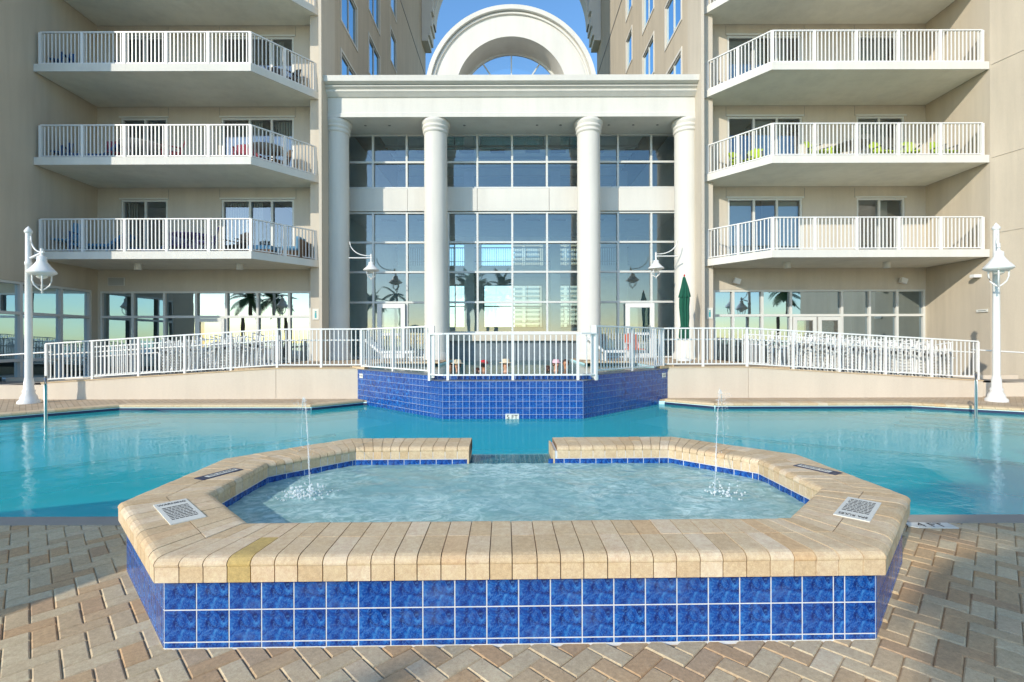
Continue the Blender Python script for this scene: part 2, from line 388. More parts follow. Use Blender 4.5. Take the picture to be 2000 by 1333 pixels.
# ------------------------------------------------------------------ ground, pool basin, water
PX = lambda px, Y: (px-1000)/950*Y
pool = [(-13.5, 4.11), (13.5, 4.11), (13.5, 8.8), (9.35, 11.4), (4.75, 11.4), (3.85, 12.25), (3.68, 12.25), (1.46, 10.0), (-1.43, 10.0),
        (-3.64, 12.22), (-3.74, 12.22), (-4.68, 11.32), (-9.2, 11.4), (-11.0, 9.45), (-13.5, 7.5)]
g = MB().box(-400, 400, -60, -20, -1.2, -0.05).build('beach_ground', 'sand'); tag(g, kind='structure')
g = MB().quad((-2000, -3000, -1.25), (2000, -3000, -1.25), (2000, -55, -1.25), (-2000, -55, -1.25)).build('sea', 'waterSea'); tag(g, kind='structure')
g = MB().quad((-400, 38, -0.3), (400, 38, -0.3), (400, 1500, -0.3), (-400, 1500, -0.3)).build('far_ground', 'scrub'); tag(g, kind='structure')
nd = MB(); nd.box(-40, 40, -20, 4.0, -0.4, -0.014); pav = nd.build('pool_deck', 'joint'); tag(pav, kind='structure')
fd = MB()
fd.prism([(-40, 7.5), (-13.5, 7.5), (-11.0, 9.45), (-9.2, 11.4), (-4.68, 11.32), (-3.74, 12.22), (-3.64, 12.22), (-3.64, 13.2), (-40, 13.2)], -1.6, 0.0)
fd.prism([(40, 8.8), (40, 13.2), (3.68, 13.2), (3.68, 12.25), (3.85, 12.25), (4.75, 11.4), (9.35, 11.4), (13.5, 8.8)], -1.6, 0.0)
fd.box(-40, -13.5, 4.0, 7.5, -1.6, 0.0); fd.box(13.5, 40, 4.0, 8.8, -1.6, 0.0)
fdk = fd.build('far_pool_deck', 'deck', fix=True); tag(fdk, kind='structure')
st = MB().box(-40, 40, 3.93, 4.11, -0.4, 0.004).build('pool_edge_strip', 'stripc'); tag(st, kind='structure')
# basin
def inset(poly, d):
    n = len(poly); out = []
    for i in range(n):
        p0, p1, p2 = Vector(poly[i-1]), Vector(poly[i]), Vector(poly[(i+1) % n])
        d1 = (p1-p0).normalized(); d2 = (p2-p1).normalized(); n1 = Vector((-d1.y, d1.x)); n2 = Vector((-d2.y, d2.x))
        m = (n1+n2).normalized(); out.append(tuple(p1 + m*(d/m.dot(n1))))
    return out
bs = MB(); n = len(pool); pin = inset(pool, 0.02)
for i in range(n):
    a, b = pin[i], pin[(i+1) % n]; bs.quad((a[0], a[1], -0.95), (a[0], a[1], -0.175 if i in (6, 7, 8) else -0.04), (b[0], b[1], -0.175 if i in (6, 7, 8) else -0.04), (b[0], b[1], -0.95))
bs.add([(x, y, -0.92) for x, y in pin], [tuple(range(n))])
basin = bs.build('pool_basin', 'plaster'); tag(basin, kind='structure')
# shallow shelves with dark edge lines
def shelf(poly, z, edges=()):
    o = MB().prism(poly, -0.95, z).build('pool_shelf', 'plaster', basin, fix=True)
    for a, b in edges:
        MB().bar((*a, z-0.02), (*b, z-0.02), 0.05, 0.045).build('step_edge_tile', 'navy', basin)
shelf([(-13.4, 7.6), (-13.4, 4.5), (-9.2, 5.3), (-7.4, 7.0), (-6.5, 7.75), (-4.9, 8.75), (-3.6, 9.9), (-2.7, 11.2), (-3.7, 12.1), (-4.7, 11.25), (-9.2, 11.3)], -0.40, [((-9.2, 5.3), (-7.4, 7.0)), ((-7.4, 7.0), (-6.5, 7.75)), ((-6.5, 7.75), (-4.9, 8.75)), ((-4.9, 8.75), (-3.6, 9.9))])
shelf([(13.4, 8.7), (13.4, 5.2), (9.6, 6.2), (7.6, 7.4), (5.0, 8.9), (3.6, 9.9), (2.7, 11.2), (3.8, 12.1), (4.75, 11.3), (9.3, 11.3)], -0.38, [((9.6, 6.2), (7.6, 7.4)), ((7.6, 7.4), (5.0, 8.9)), ((5.0, 8.9), (3.6, 9.9))])
for k in range(4):
    d = 0.38*(k+1); z = -0.18-0.05*k
    shelf([(-13.4, 7.6-d*0.4), (-11.0+d*0.75, 9.4-d*0.75), (-9.3+d*0.9, 11.35-d*0.25), (-9.35, 11.35), (-11.0, 9.42), (-13.4, 7.55)], z, [((-13.0, 7.7-d*0.45), (-11.0+d*0.75, 9.4-d*0.75)), ((-11.0+d*0.75, 9.4-d*0.75), (-9.3+d*0.9, 11.35-d*0.25))])
    shelf([(13.4, 8.8-d*1.0), (9.35-d*0.75, 11.3-d*0.55), (8.9-d, 11.34), (9.3, 11.36), (13.4, 8.8)], z, [((13.3, 8.8-d), (9.35-d*0.75, 11.3-d*0.55))])
wt = MB(); wv = [(x*1.002, y + (0.004 if y > 6 else -0.02)) for x, y in pool]
wt.prism(wv, -1.6, -0.12); wo_ = wt.build('pool_water', 'water', fix=True); tag(wo_, kind='structure')
# waterline tile band under the far coping
wb = MB()
for a, b in ((9, 10), (10, 11), (11, 12), (12, 13), (13, 14), (2, 3), (3, 4), (4, 5)):
    p, q = Vector(pool[a]), Vector(pool[b]); d = (q-p).normalized(); nn = Vector((-d.y, d.x))*0.028
    wb.add([(p.x+nn.x, p.y+nn.y, -0.30), (q.x+nn.x, q.y+nn.y, -0.30), (q.x+nn.x, q.y+nn.y, -0.065), (p.x+nn.x, p.y+nn.y, -0.065)], [(0, 1, 2, 3)])
wb.build('waterline_tile', 'navy', basin)

# ------------------------------------------------------------------ brick pieces
def bev_box(w, l, h, b=0.007):
    mb = MB(); a, c = w/2, l/2
    vs = [(-a, -c, -h), (a, -c, -h), (a, c, -h), (-a, c, -h), (-a, -c, -b), (a, -c, -b), (a, c, -b), (-a, c, -b),
          (-a+b, -c+b, 0), (a-b, -c+b, 0), (a-b, c-b, 0), (-a+b, c-b, 0)]
    mb.add(vs, [(0, 1, 5, 4), (1, 2, 6, 5), (2, 3, 7, 6), (3, 0, 4, 7), (4, 5, 9, 8), (5, 6, 10, 9), (6, 7, 11, 10), (7, 4, 8, 11), (8, 9, 10, 11)]); return mb
brick_me = setmat(bev_box(0.0975, 0.1985, 0.05).mesh('brick'), 'paver')
SC, SR = Vector((0.0, 3.77)), R(1.0)           # spa centre and its small turn
OUT = [(-1.725, -1.44), (1.79, -1.44), (2.615, -0.61), (2.60, 0.58), (1.74, 1.44), (-1.70, 1.44), (-2.54, 0.58), (-2.54, -0.61)]
def inset(poly, d):
    n = len(poly); out = []
    for i in range(n):
        p0, p1, p2 = Vector(poly[i-1]), Vector(poly[i]), Vector(poly[(i+1) % n])
        d1 = (p1-p0).normalized(); d2 = (p2-p1).normalized(); n1 = Vector((-d1.y, d1.x)); n2 = Vector((-d2.y, d2.x))
        m = (n1+n2).normalized(); out.append(tuple(p1 + m*(d/m.dot(n1))))
    return out
def inside(p, poly):
    n = len(poly)
    for i in range(n):
        a, b = poly[i], poly[(i+1) % n]
        if (b[0]-a[0])*(p[1]-a[1]) - (b[1]-a[1])*(p[0]-a[0]) < 0: return False
    return True
IN = inset(OUT, 0.48); WOUT = inset(OUT, 0.045); WIN = inset(OUT, 0.475)
def to_spa(x, y):
    v = Vector((x, y))-SC; c, s = math.cos(-SR), math.sin(-SR); return (v.x*c - v.y*s, v.x*s + v.y*c)
# pavers: herringbone laid at 45 degrees
w = 0.1; cells = []; wsafe = inset(OUT, 0.11)
for a in range(-90, 91):
    for b in range(-90, 91):
        d = (a-b) % 4
        if d == 0: cx, cy, rz = a+1.0, b+0.5, 90
        elif d == 3: cx, cy, rz = a+0.5, b+1.0, 0
        else: continue
        cx *= w; cy *= w; c45 = math.sqrt(0.5)
        X = (cx-cy)*c45; Y = (cx+cy)*c45 + 2.0
        if not (1.2 < Y < 4.02 and abs(X) < 5.2): continue
        if inside(to_spa(X, Y), wsafe): continue
        cells.append((X, Y, rz+45))
def sees(X, Y): return Y > 2.02 and abs(X)/Y < 1.075
def hidden(X, Y):      # behind the raised spa
    sx, sy = to_spa(X, Y)
    if -2.3 < X < 2.3 and Y > 2.6: return True
    return False
vis = sorted([c for c in cells if sees(c[0], c[1]) and not hidden(c[0], c[1])], key=lambda c: c[1])
ind = vis[:300]; indset = set(ind)
rng = random.Random(3)
for X, Y, rz in ind:
    o = share('brick', brick_me, pav, (X, Y, rng.uniform(-0.003, 0.0)), R(rz+rng.uniform(-0.5, 0.5)))
    o.rotation_euler.x = R(rng.uniform(-0.5, 0.5))
rest = MB()
for c in cells:
    if c in indset: continue
    X, Y, rz = c; b = bev_box(0.0975, 0.1985, 0.05); ca, sa = math.cos(R(rz)), math.sin(R(rz))
    rest.add([(X+x*ca-y*sa, Y+x*sa+y*ca, z+rng.uniform(-0.001, 0)) for x, y, z in b.v], b.f)
tag(rest.build('brick_field', 'paver', pav), kind='stuff')
outer = MB().quad((-30, -20, -0.008), (30, -20, -0.008), (30, 1.15, -0.008), (-30, 1.15, -0.008)).build('near_paving', 'deck', pav)
for s in (-1, 1):
    MB().quad((5.1*s if s > 0 else -30, 1.16, -0.008), (30 if s > 0 else -5.1, 1.16, -0.008), (30 if s > 0 else -5.1, 3.93, -0.008), (5.1 if s > 0 else -30, 3.93, -0.008)).build('near_paving', 'deck', pav)

# ------------------------------------------------------------------ spa
spa = empty('spa_tub', (SC.x, SC.y, 0), SR, label='raised octagonal spa with tan brick coping and blue glazed tile wall', cat='spa')
ZT = 0.455
GAP = (-0.41, 0.42)
# wall core (grout)
core = MB()
def ring(mb, po, pi, z0, z1, seg, cut=None):
    a, b = po[seg], po[(seg+1) % 8]; c, d = pi[(seg+1) % 8], pi[seg]
    mb.prism([a, b, c, d], z0, z1)
segs = list(range(8))
for i in segs:
    if i == 4: continue
    ring(core, WOUT, WIN, -0.35, 0.405, i)
yb0, yb1 = WIN[4][1], WOUT[4][1]
core.prism([WOUT[4], (GAP[1], yb1), (GAP[1], yb0), WIN[4]], -0.35, 0.405); core.prism([(GAP[0], yb1), WOUT[5], WIN[5], (GAP[0], yb0)], -0.35, 0.405)
core.prism([(GAP[1], yb1), (GAP[0], yb1), (GAP[0], yb0), (GAP[1], yb0)], -0.35, 0.276)
# below the water towards the pool
core.build('tub_wall', 'grout', spa, fix=True)
for gx0, gx1 in ((GAP[0]-0.012, GAP[0]+0.004), (GAP[1]-0.004, GAP[1]+0.012)):
    for k in range(4): MB().box(gx0, gx1, yb0-0.005+k*0.12, yb0+0.11+k*0.12, 0.285, 0.412).build('face_brick', 'coping', spa)
fl = MB(); fl.add([(x, y, -0.25) for x, y in WIN], [tuple(range(8))]); fl.build('tub_floor', 'plasterS', spa)
lin = MB()
for i in range(8):
    a, b = WIN[i], WIN[(i+1) % 8]; k = 0.996; lin.quad((a[0]*k, a[1]*k, -0.26), (b[0]*k, b[1]*k, -0.26), (b[0]*k, b[1]*k, 0.27), (a[0]*k, a[1]*k, 0.27))
    # bench round the inside
    ring(lin, [(x*0.995, y*0.995) for x, y in WIN], inset(WIN, 0.42), -0.25, -0.02, i)
lin.build('tub_lining', 'plasterS', spa)
wsp = MB(); nx, ny = 130, 70; vs = []; idx = {}
Wp = [(x*0.998, y*0.998) for x, y in WIN]
import mathutils.noise as mn
def hz(x, y):
    return 0.008*mn.noise(Vector((x*4.2, y*5.5, 0.3))) + 0.005*mn.noise(Vector((x*11, y*14, 2.0))) + 0.003*mn.noise(Vector((x*26, y*30, 5.0)))
def clampx(y):
    xs = []
    for i in range(8):
        a, b = Wp[i], Wp[(i+1) % 8]
        if (a[1]-y)*(b[1]-y) <= 0 and abs(a[1]-b[1]) > 1e-9: xs.append(a[0]+(b[0]-a[0])*(y-a[1])/(b[1]-a[1]))
    return min(xs), max(xs)
gv = []; ylo, yhi = Wp[0][1]+1e-5, Wp[4][1]-1e-5
for j in range(ny+1):
    y = ylo+(yhi-ylo)*j/ny; xa, xb = clampx(y)
    for i in range(nx+1):
        x = xa+(xb-xa)*i/nx; gv.append((x, y, 0.287+hz(x, y)))
gf = [(j*(nx+1)+i, j*(nx+1)+i+1, (j+1)*(nx+1)+i+1, (j+1)*(nx+1)+i) for j in range(ny) for i in range(nx)]
wsp.add(gv, gf, True); wsp.build('spa_water', 'waterS', spa)
# spill sheet over the sill and mosaic sill tiles
MB().quad((GAP[0], yb0, 0.285), (GAP[1], yb0, 0.285), (GAP[1], yb1, 0.283), (GAP[0], yb1, 0.283)).build('spill_water', 'waterU', spa)
sm = setmat(bev_box(0.047, 0.047, 0.01, 0.003).mesh('mosaic_tile'), 'tile')
nxm = int((GAP[1]-GAP[0])/0.0505)
for i in range(nxm):
    for j in range(8): share('mosaic_tile', sm, spa, (GAP[0]+0.03+i*0.0505, yb0+0.03+j*0.0505, 0.280))
# coping stations
def station_map(so, Lo, Li):      # distance from the middle on the outer edge -> inner edge
    hi, ho = Li/2, Lo/2; k = max(hi-0.42, 0.12*hi); s = abs(so)
    r = s if s <= k else k + (s-k)*(hi-k)/(ho-k)
    return math.copysign(r, so)
def face_section(out):
    return None
def piece(mb_name, A0, A1, B0, B1, which, mat='coping', lift=0.0):
    """A* outer-edge points, B* inner-edge points of one joint-to-joint strip (2D)"""
    A0, A1, B0, B1 = map(Vector, (A0, A1, B0, B1))
    g = 0.0026
    t = (A1-A0).normalized()*g; A0 = A0+t; A1 = A1-t; t2 = (B1-B0).normalized()*g; B0 = B0+t2; B1 = B1-t2
    def P(e, f, z):   # e: 0/1 side, f: fraction 0 outer .. 1 inner given in metres across 0.48
        a, b = ((A0, B0), (A1, B1))[e]; p = a.lerp(b, f/0.48); return (p.x, p.y, z+lift)
    if which == 'outer': prof = [(0.0, 0.417), (0.0, 0.424), (0.006, 0.437), (0.018, 0.448), (0.036, 0.4535), (0.055, ZT), (0.2375, ZT), (0.2375, 0.40), (0.008, 0.40)]
    elif which == 'inner': prof = [(0.2425, 0.40), (0.2425, ZT), (0.425, ZT), (0.444, 0.4535), (0.462, 0.448), (0.474, 0.437), (0.48, 0.424), (0.48, 0.417), (0.472, 0.40)]
    elif which == 'oface': prof = [(0.003, 0.337), (0.003, 0.413), (0.07, 0.413), (0.07, 0.337)]
    else: prof = [(0.41, 0.337), (0.41, 0.413), (0.477, 0.413), (0.477, 0.337)]
    n = len(prof); vs = [P(0, f, z) for f, z in prof] + [P(1, f, z) for f, z in prof]
    fs = [(i, (i+1) % n, n+(i+1) % n, n+i) for i in range(n)] + [tuple(reversed(range(n))), tuple(range(n, 2*n))]
    mb = MB(); mb.add(vs, fs)
    return mb.build(mb_name, mat, spa, fix=True)
mort = MB()
for i in range(8):
    A, B = Vector(OUT[i]), Vector(OUT[(i+1) % 8]); Ci, D = Vector(IN[i]), Vector(IN[(i+1) % 8])
    Lo, Li = (B-A).length, (D-Ci).length; mo, mi = (A+B)/2, (Ci+D)/2; du = (B-A).normalized()
    runs = [(-Lo/2, Lo/2)]
    if i == 4:    # back, runs towards -x : gap in the middle
        runs = [(-Lo/2, -(GAP[1]+0.012)), (-(GAP[0]-0.012), Lo/2)]
    for r0, r1 in runs:
        nst = max(1, round((r1-r0)/0.1135)); js = [r0+(r1-r0)*k/nst for k in range(nst+1)]
        if i == 0: js = js[:1] + [j + rng.uniform(-0.004, 0.004) for j in js[1:-1]] + js[-1:]
        for k in range(nst):
            s0, s1 = js[k], js[k+1]
            if i == 4: q0, q1 = [math.copysign(min(abs(s), Li/2) if abs(s) < Li/2-0.5 else (Li/2-0.5)+(abs(s)-(Li/2-0.5))*0.5/(0.5+(Lo-Li)/2), s) for s in (s0, s1)]
            else: q0, q1 = station_map(s0, Lo, Li), station_map(s1, Lo, Li)
            a0, a1 = mo+du*s0, mo+du*s1; b0, b1 = mi+du*q0, mi+du*q1
            yel = (i == 0 and k == 3)
            lf = rng.uniform(-0.0015, 0.0015)
            piece('coping_brick', a0, a1, b0, b1, 'outer', 'coping_y' if yel else 'coping', lf)
            piece('coping_brick', a0, a1, b0, b1, 'inner', 'coping', rng.uniform(-0.0015, 0.0015))
            if i in (0, 1, 7): piece('face_brick', a0, a1, b0, b1, 'oface', 'coping_y' if yel else 'coping')
            if i in (2, 3, 4, 5, 6): piece('face_brick', a0, a1, b0, b1, 'iface')
        # mortar bed under the joints
        def pt(s, f):
            q = station_map(s, Lo, Li) if i != 4 else math.copysign(min(abs(s), Li/2), s)
            return (mo+du*s).lerp(mi+du*q, f/0.48)
        for f0, f1, zt_ in ((0.055, 0.425, 0.450), (0.014, 0.466, 0.438)):
            p = [pt(r0, f0), pt(r1, f0), pt(r1, f1), pt(r0, f1)]
            mort.prism([tuple(x) for x in p], 0.34, zt_)
mort.build('mortar_bed', 'jointc', spa, fix=True)
# big glazed tiles on the outside
T = 0.1555
def tile_mesh(w_, h_):
    b = bev_box(w_-0.005, h_-0.005, 0.006, 0.0015)
    mb = MB(); mb.add([(x, -z-0.004, y) for x, y, z in b.v], [tuple(reversed(f)) for f in b.f]); return mb
tcache = {}
def put_tile(parent, p0, du, nrm_r, u, z, w_, h_, name='tile'):
    key = (round(w_, 3), round(h_, 3))
    if key not in tcache:
        b = bev_box(w_-0.0065, h_-0.0065, 0.012, 0.001); mb = MB()
        mb.add([(x, -z_ - 0.0028, y) for x, y, z_ in b.v], b.f); me = mb.mesh('tile')
        bm = bmesh.new(); bm.from_mesh(me); bmesh.ops.recalc_face_normals(bm, faces=bm.faces); bm.to_mesh(me); bm.free()
        # front of the tile looks towards -Y
        for v in me.vertices: v.co.y = -(-v.co.y - 0.006) - 0.003 if False else v.co.y
        tcache[key] = setmat(me, 'tile')
    x = p0.x+du.x*(u+w_/2); y = p0.y+du.y*(u+w_/2)
    return share(name, tcache[key], parent, (x, y, z+h_/2), nrm_r)
# bev_box top (z=0) maps to y=-0.006 ; its body goes to +y, so the tile stands proud by 6 mm minus offset
def tile_run(parent, A, B, rows, first=T, z_off=0.003):
    A = Vector(A); B = Vector(B); du = (B-A).normalized(); L = (B-A).length; ang = math.atan2(du.y, du.x)
    nr = Vector((du.y, -du.x)); p0 = A + nr*0.0
    for z, h_ in rows:
        u = 0.0
        while u < L-0.012:
            w_ = min(T, L-u); put_tile(parent, p0, du, ang, u, z, w_, h_); u += T
rows = [(0.0, 0.030), (0.030, T), (0.030+T, 0.337-0.030-T)]
A, B = Vector(WOUT[0]), Vector(WOUT[1]); dd = (B-A).normalized(); L = (B-A).length; cut = L - 22*T
for z, h_ in rows:
    u = 0
    for k in range(21): put_tile(spa, A, dd, 0.0, u, z, T, h_); u += T
    put_tile(spa, A, dd, 0.0, u, z, max(cut, 0.04), h_); u += max(cut, 0.04)
    put_tile(spa, A, dd, 0.0, u, z, L-u, h_)
tile_run(spa, WOUT[7], WOUT[0], rows); tile_run(spa, WOUT[1], WOUT[2], rows)
# inner waterline tiles, facing the tub
for i in (2, 3, 4, 5, 6):
    a, b = Vector(WIN[i]), Vector(WIN[(i+1) % 8])
    du = (a-b).normalized(); L = (a-b).length; ang = math.atan2(du.y, du.x)
    u = 0
    while u < L-0.02:
        w_ = min(T, L-u); mid = b+du*(u+w_/2)
        if not (i == 4 and GAP[0]-0.02 < mid.x < GAP[1]+0.02): put_tile(spa, b, du, ang, u, 0.21, w_, 0.124)
        u += T
# signs set into the coping
def text_obj(txt, size, mat, parent, loc, rot, name='lettering', ext=0.0008, align='CENTER'):
    cu = bpy.data.curves.new(name, 'FONT'); cu.body = txt; cu.size = size; cu.extrude = ext; cu.align_x = align; cu.align_y = 'CENTER'
    cu.materials.append(M[mat]); cu.resolution_u = 4; tmp = bpy.data.objects.new('tmp', cu); me = bpy.data.meshes.new_from_object(tmp); bpy.data.objects.remove(tmp); o = bpy.data.objects.new(name, me); C.objects.link(o); o.parent = parent; o.location = loc; o.rotation_euler = rot; return o
def plate(loc, rz, w_, h_, label, lines=True, title='WARNING', zz=ZT):
    e = empty('notice_plate', (*loc, zz), rz, label=label, cat='sign')
    MB().box(-w_/2, w_/2, -h_/2, h_/2, -0.004, 0.0045).build('plate', 'signplate', e)
    tx = text_obj(title, 0.034, 'black', e, (0, h_/2-0.055, 0.0052), (0, 0, 0)); tx.scale = (0.9, 1.5, 1)
    r = random.Random(5); mb = MB(); y = h_/2-0.13
    for k in range(9):
        x = -w_/2+0.022
        while x < w_/2-0.022:
            L = r.uniform(0.01, 0.028); L = min(L, w_/2-0.02-x)
            if L > 0.004: mb.box(x, x+L, y-0.009, y+0.004, 0.0045, 0.0056)
            x += L+0.004
        y -= 0.032
    mb.build('small_print', 'black', e)
c1 = Vector((-2.02, 2.945)); plate(c1, R(46), 0.175, 0.47, 'cream notice plate with black print set in the left front coping corner')
c2 = Vector((2.10, 2.955)); plate(c2, R(136), 0.175, 0.44, 'cream notice plate with upside down print in the right front coping corner', title='SPA RULES')
def nodive(loc, rz, label):
    e = empty('depth_plate', (*loc, ZT), rz, label=label, cat='sign')
    MB().box(-0.16, 0.16, -0.055, 0.055, -0.004, 0.004).build('plate', 'navy', e)
    MB().box(-0.10, 0.14, -0.028, 0.028, 0.004, 0.0052).build('white_panel', 'signplate', e)
    text_obj('NO DIVING', 0.04, 'black', e, (0.02, 0, 0.0058), (0, 0, 0))
nodive((-2.27, 3.77), R(66), 'narrow dark blue marker plate on the left side coping of the spa')
nodive((2.42, 3.86), R(120), 'narrow dark blue marker plate on the right side coping of the spa')
e = empty('depth_marker', (3.33, 3.87, 0.004), R(-2), label='white depth marker reading 4 FT on the shaded paving', cat='sign')
MB().prism([(-0.19, -0.02), (-0.14, -0.055), (0.17, -0.055), (0.17, 0.055), (-0.16, 0.055)], -0.003, 0.004).build('plate', 'signplate', e)
text_obj('4 FT', 0.115, 'black', e, (0.0, 0.0, 0.0048), (0, 0, 0))

# ------------------------------------------------------------------ raised upper pool, blue wall
up = empty('upper_pool_wall', (0, 0, 0), label='blue tiled retaining wall of the raised upper pool with low overflow front', cat='pool wall')
uw = MB()
ZF, ZS = 0.655, 0.755
uw.prism([(-1.43, 10.0), (1.46, 10.0), (1.46+0.35, 10.35), (-1.43-0.35, 10.35)], -1.4, ZF)
for s, x0 in ((-1, -1.43), (1, 1.46)):
    X = lambda d: x0+s*d
    uw.prism([(X(0), 10.0), (X(2.62), 12.62), (X(2.62), 13.0), (X(0.05), 10.44)], -1.4, ZF)
    uw.prism([(X(0.30), 10.30), (X(2.62), 12.62), (X(2.62), 13.02), (X(0.10), 10.50)], ZF, ZS)
uw.build('wall_core', 'grout2', up, fix=True)
TS = 0.1375
wt_me = {}
def wtile(A, B, z0, z1, lim=None, hlim=None):
    A = Vector(A); B = Vector(B); du = (B-A).normalized(); L = (B-A).length; ang = math.atan2(du.y, du.x)
    zs = []; z = z1
    while z > z0+0.02: zs.append((max(z0, z-TS), z)); z -= TS
    u = 0
    while u < L-0.02:
        w_ = min(TS, L-u)
        for a, b in zs:
            put_tile(up, A, du, ang, u, a, w_, b-a)
        u += TS
wtile((-1.43, 10.0), (1.46, 10.0), -0.17, ZF)
# side walls: many tiles, the far ones joined
def side_tiles(A, B, top, joined_from):
    A = Vector(A); B = Vector(B); du = (B-A).normalized(); L = (B-A).length; ang = math.atan2(du.y, du.x)
    n = int(L/TS)+1; zz = [(-0.17, -0.17+0.13)]
    zs = []; z = ZF
    while z > -0.17: zs.append((max(-0.2, z-TS), z)); z -= TS
    return A, du, L, ang, n, zs
vein = MB()
cnt = 0
for s, x0 in ((-1, -1.43), (1, 1.46)):
    A = Vector((x0, 10.0)); B = Vector((x0+s*2.62, 12.62))
    if s < 0: A, B = B, A
    du = (B-A).normalized(); L = (B-A).length; ang = math.atan2(du.y, du.x)
    zs = []; z = ZF
    while z > -0.15: zs.append((z-TS, z)); z -= TS
    k = 0; u = 0
    while u < L-0.02:
        w_ = min(TS, L-u); near = u if s > 0 else L-u
        for a, b in zs + ([(ZF, ZS)] if near > 0.42 else []):
            if near < 1.35 or b <= 0: put_tile(up, A, du, ang, u, a, w_, b-a) if near < 1.35 else None
            if near >= 1.35:
                p = A+du*(u+w_/2); n_ = Vector((du.y, -du.x))*0.003; hw = w_/2-0.003
                q0 = p-du*hw+n_; q1 = p+du*hw+n_
                vein.quad((q0.x, q0.y, a+0.003), (q1.x, q1.y, a+0.003), (q1.x, q1.y, b-0.003), (q0.x, q0.y, b-0.003))
                i0 = Vector((du.y, -du.x))*-0.002; r0 = p-du*hw+i0; r1 = p+du*hw+i0
                vein.quad((r0.x, r0.y, b-0.003), (q0.x, q0.y, b-0.003), (q1.x, q1.y, b-0.003), (r1.x, r1.y, b-0.003))
        u += TS
tag(vein.build('tile_field', 'tile', up), kind='stuff')
tr = MB(); tr.prism([(-1.50, 10.03), (1.53, 10.03), (1.80, 10.33), (-1.77, 10.33)], ZF, ZF+0.012)
tr.build('overflow_sill', 'trough', up)
# inner blue curb behind the trough
ic = MB(); ic.box(-1.72, 1.75, 10.36, 10.50, 0.4, 0.745); ic.build('inner_curb', 'grout', up)
for k in range(25): put_tile(up, Vector((-1.72, 10.36)), Vector((1, 0)), 0.0, k*0.1375, 0.66, 0.1375, 0.085)
# side caps
for s, x0 in ((-1, -1.43), (1, 1.46)):
    X = lambda d: x0+s*d
    MB().prism([(X(0.30), 10.29), (X(2.62), 12.60), (X(2.62), 13.04), (X(0.08), 10.50)], ZS, ZS+0.02).build('wall_cap', 'trough', up, fix=True)
    MB().prism([(X(2.30), 12.27), (X(2.72), 12.66), (X(2.72), 13.1), (X(2.30), 12.9)], ZS+0.02, ZS+0.075).build('end_block', 'coping', up, fix=True)
upw = MB(); UP = [(-1.8, 10.45), (1.83, 10.45), (4.0, 12.7), (4.0, 15.4), (2.3, 15.4), (2.3, 24), (-2.3, 24), (-2.3, 15.4), (-4.0, 15.4), (-4.0, 12.7)]
upw.prism(UP, -0.3, 0.715); u_ = upw.build('upper_pool_water', 'waterU', fix=True); tag(u_, kind='structure')
ub = MB(); ub.add([(x, y, -0.15) for x, y in UP], [tuple(range(len(UP)))])
for i in range(len(UP)):
    a, b = UP[i], UP[(i+1) % len(UP)]
    ub.quad((a[0]*0.999, a[1], -0.2), (a[0]*0.999, a[1], 0.77), (b[0]*0.999, b[1], 0.77), (b[0]*0.999, b[1], -0.2))
tag(ub.build('upper_pool_basin', 'plaster'), kind='structure')
# marker tiles on the wall
e = empty('depth_marker', (0.0, 9.994, -0.09), 0, label='white waterline marker 5 FT on the blue tiled wall', cat='sign')
MB().box(-0.14, 0.14, -0.012, 0.002, -0.06, 0.075).build('plate', 'signplate', e)
text_obj('5 FT', 0.125, 'black', e, (0, -0.014, 0.005), (R(90), 0, 0))
for s, x0, lab in ((-1, -1.43, 'small white marker tile at the left end of the blue wall'), (1, 1.46, 'small white marker tile at the right end of the blue wall')):
    e = empty('depth_marker', (x0+s*2.42-s*0.006, 12.42-0.006, 0.60), R(-45 if s < 0 else 45), label=lab, cat='sign')
    MB().box(-0.09, 0.09, -0.012, 0.002, -0.055, 0.055).build('plate', 'signplate', e)
    text_obj('NO DIVING', 0.03, 'black', e, (0, -0.014, 0), (R(90), 0, 0))

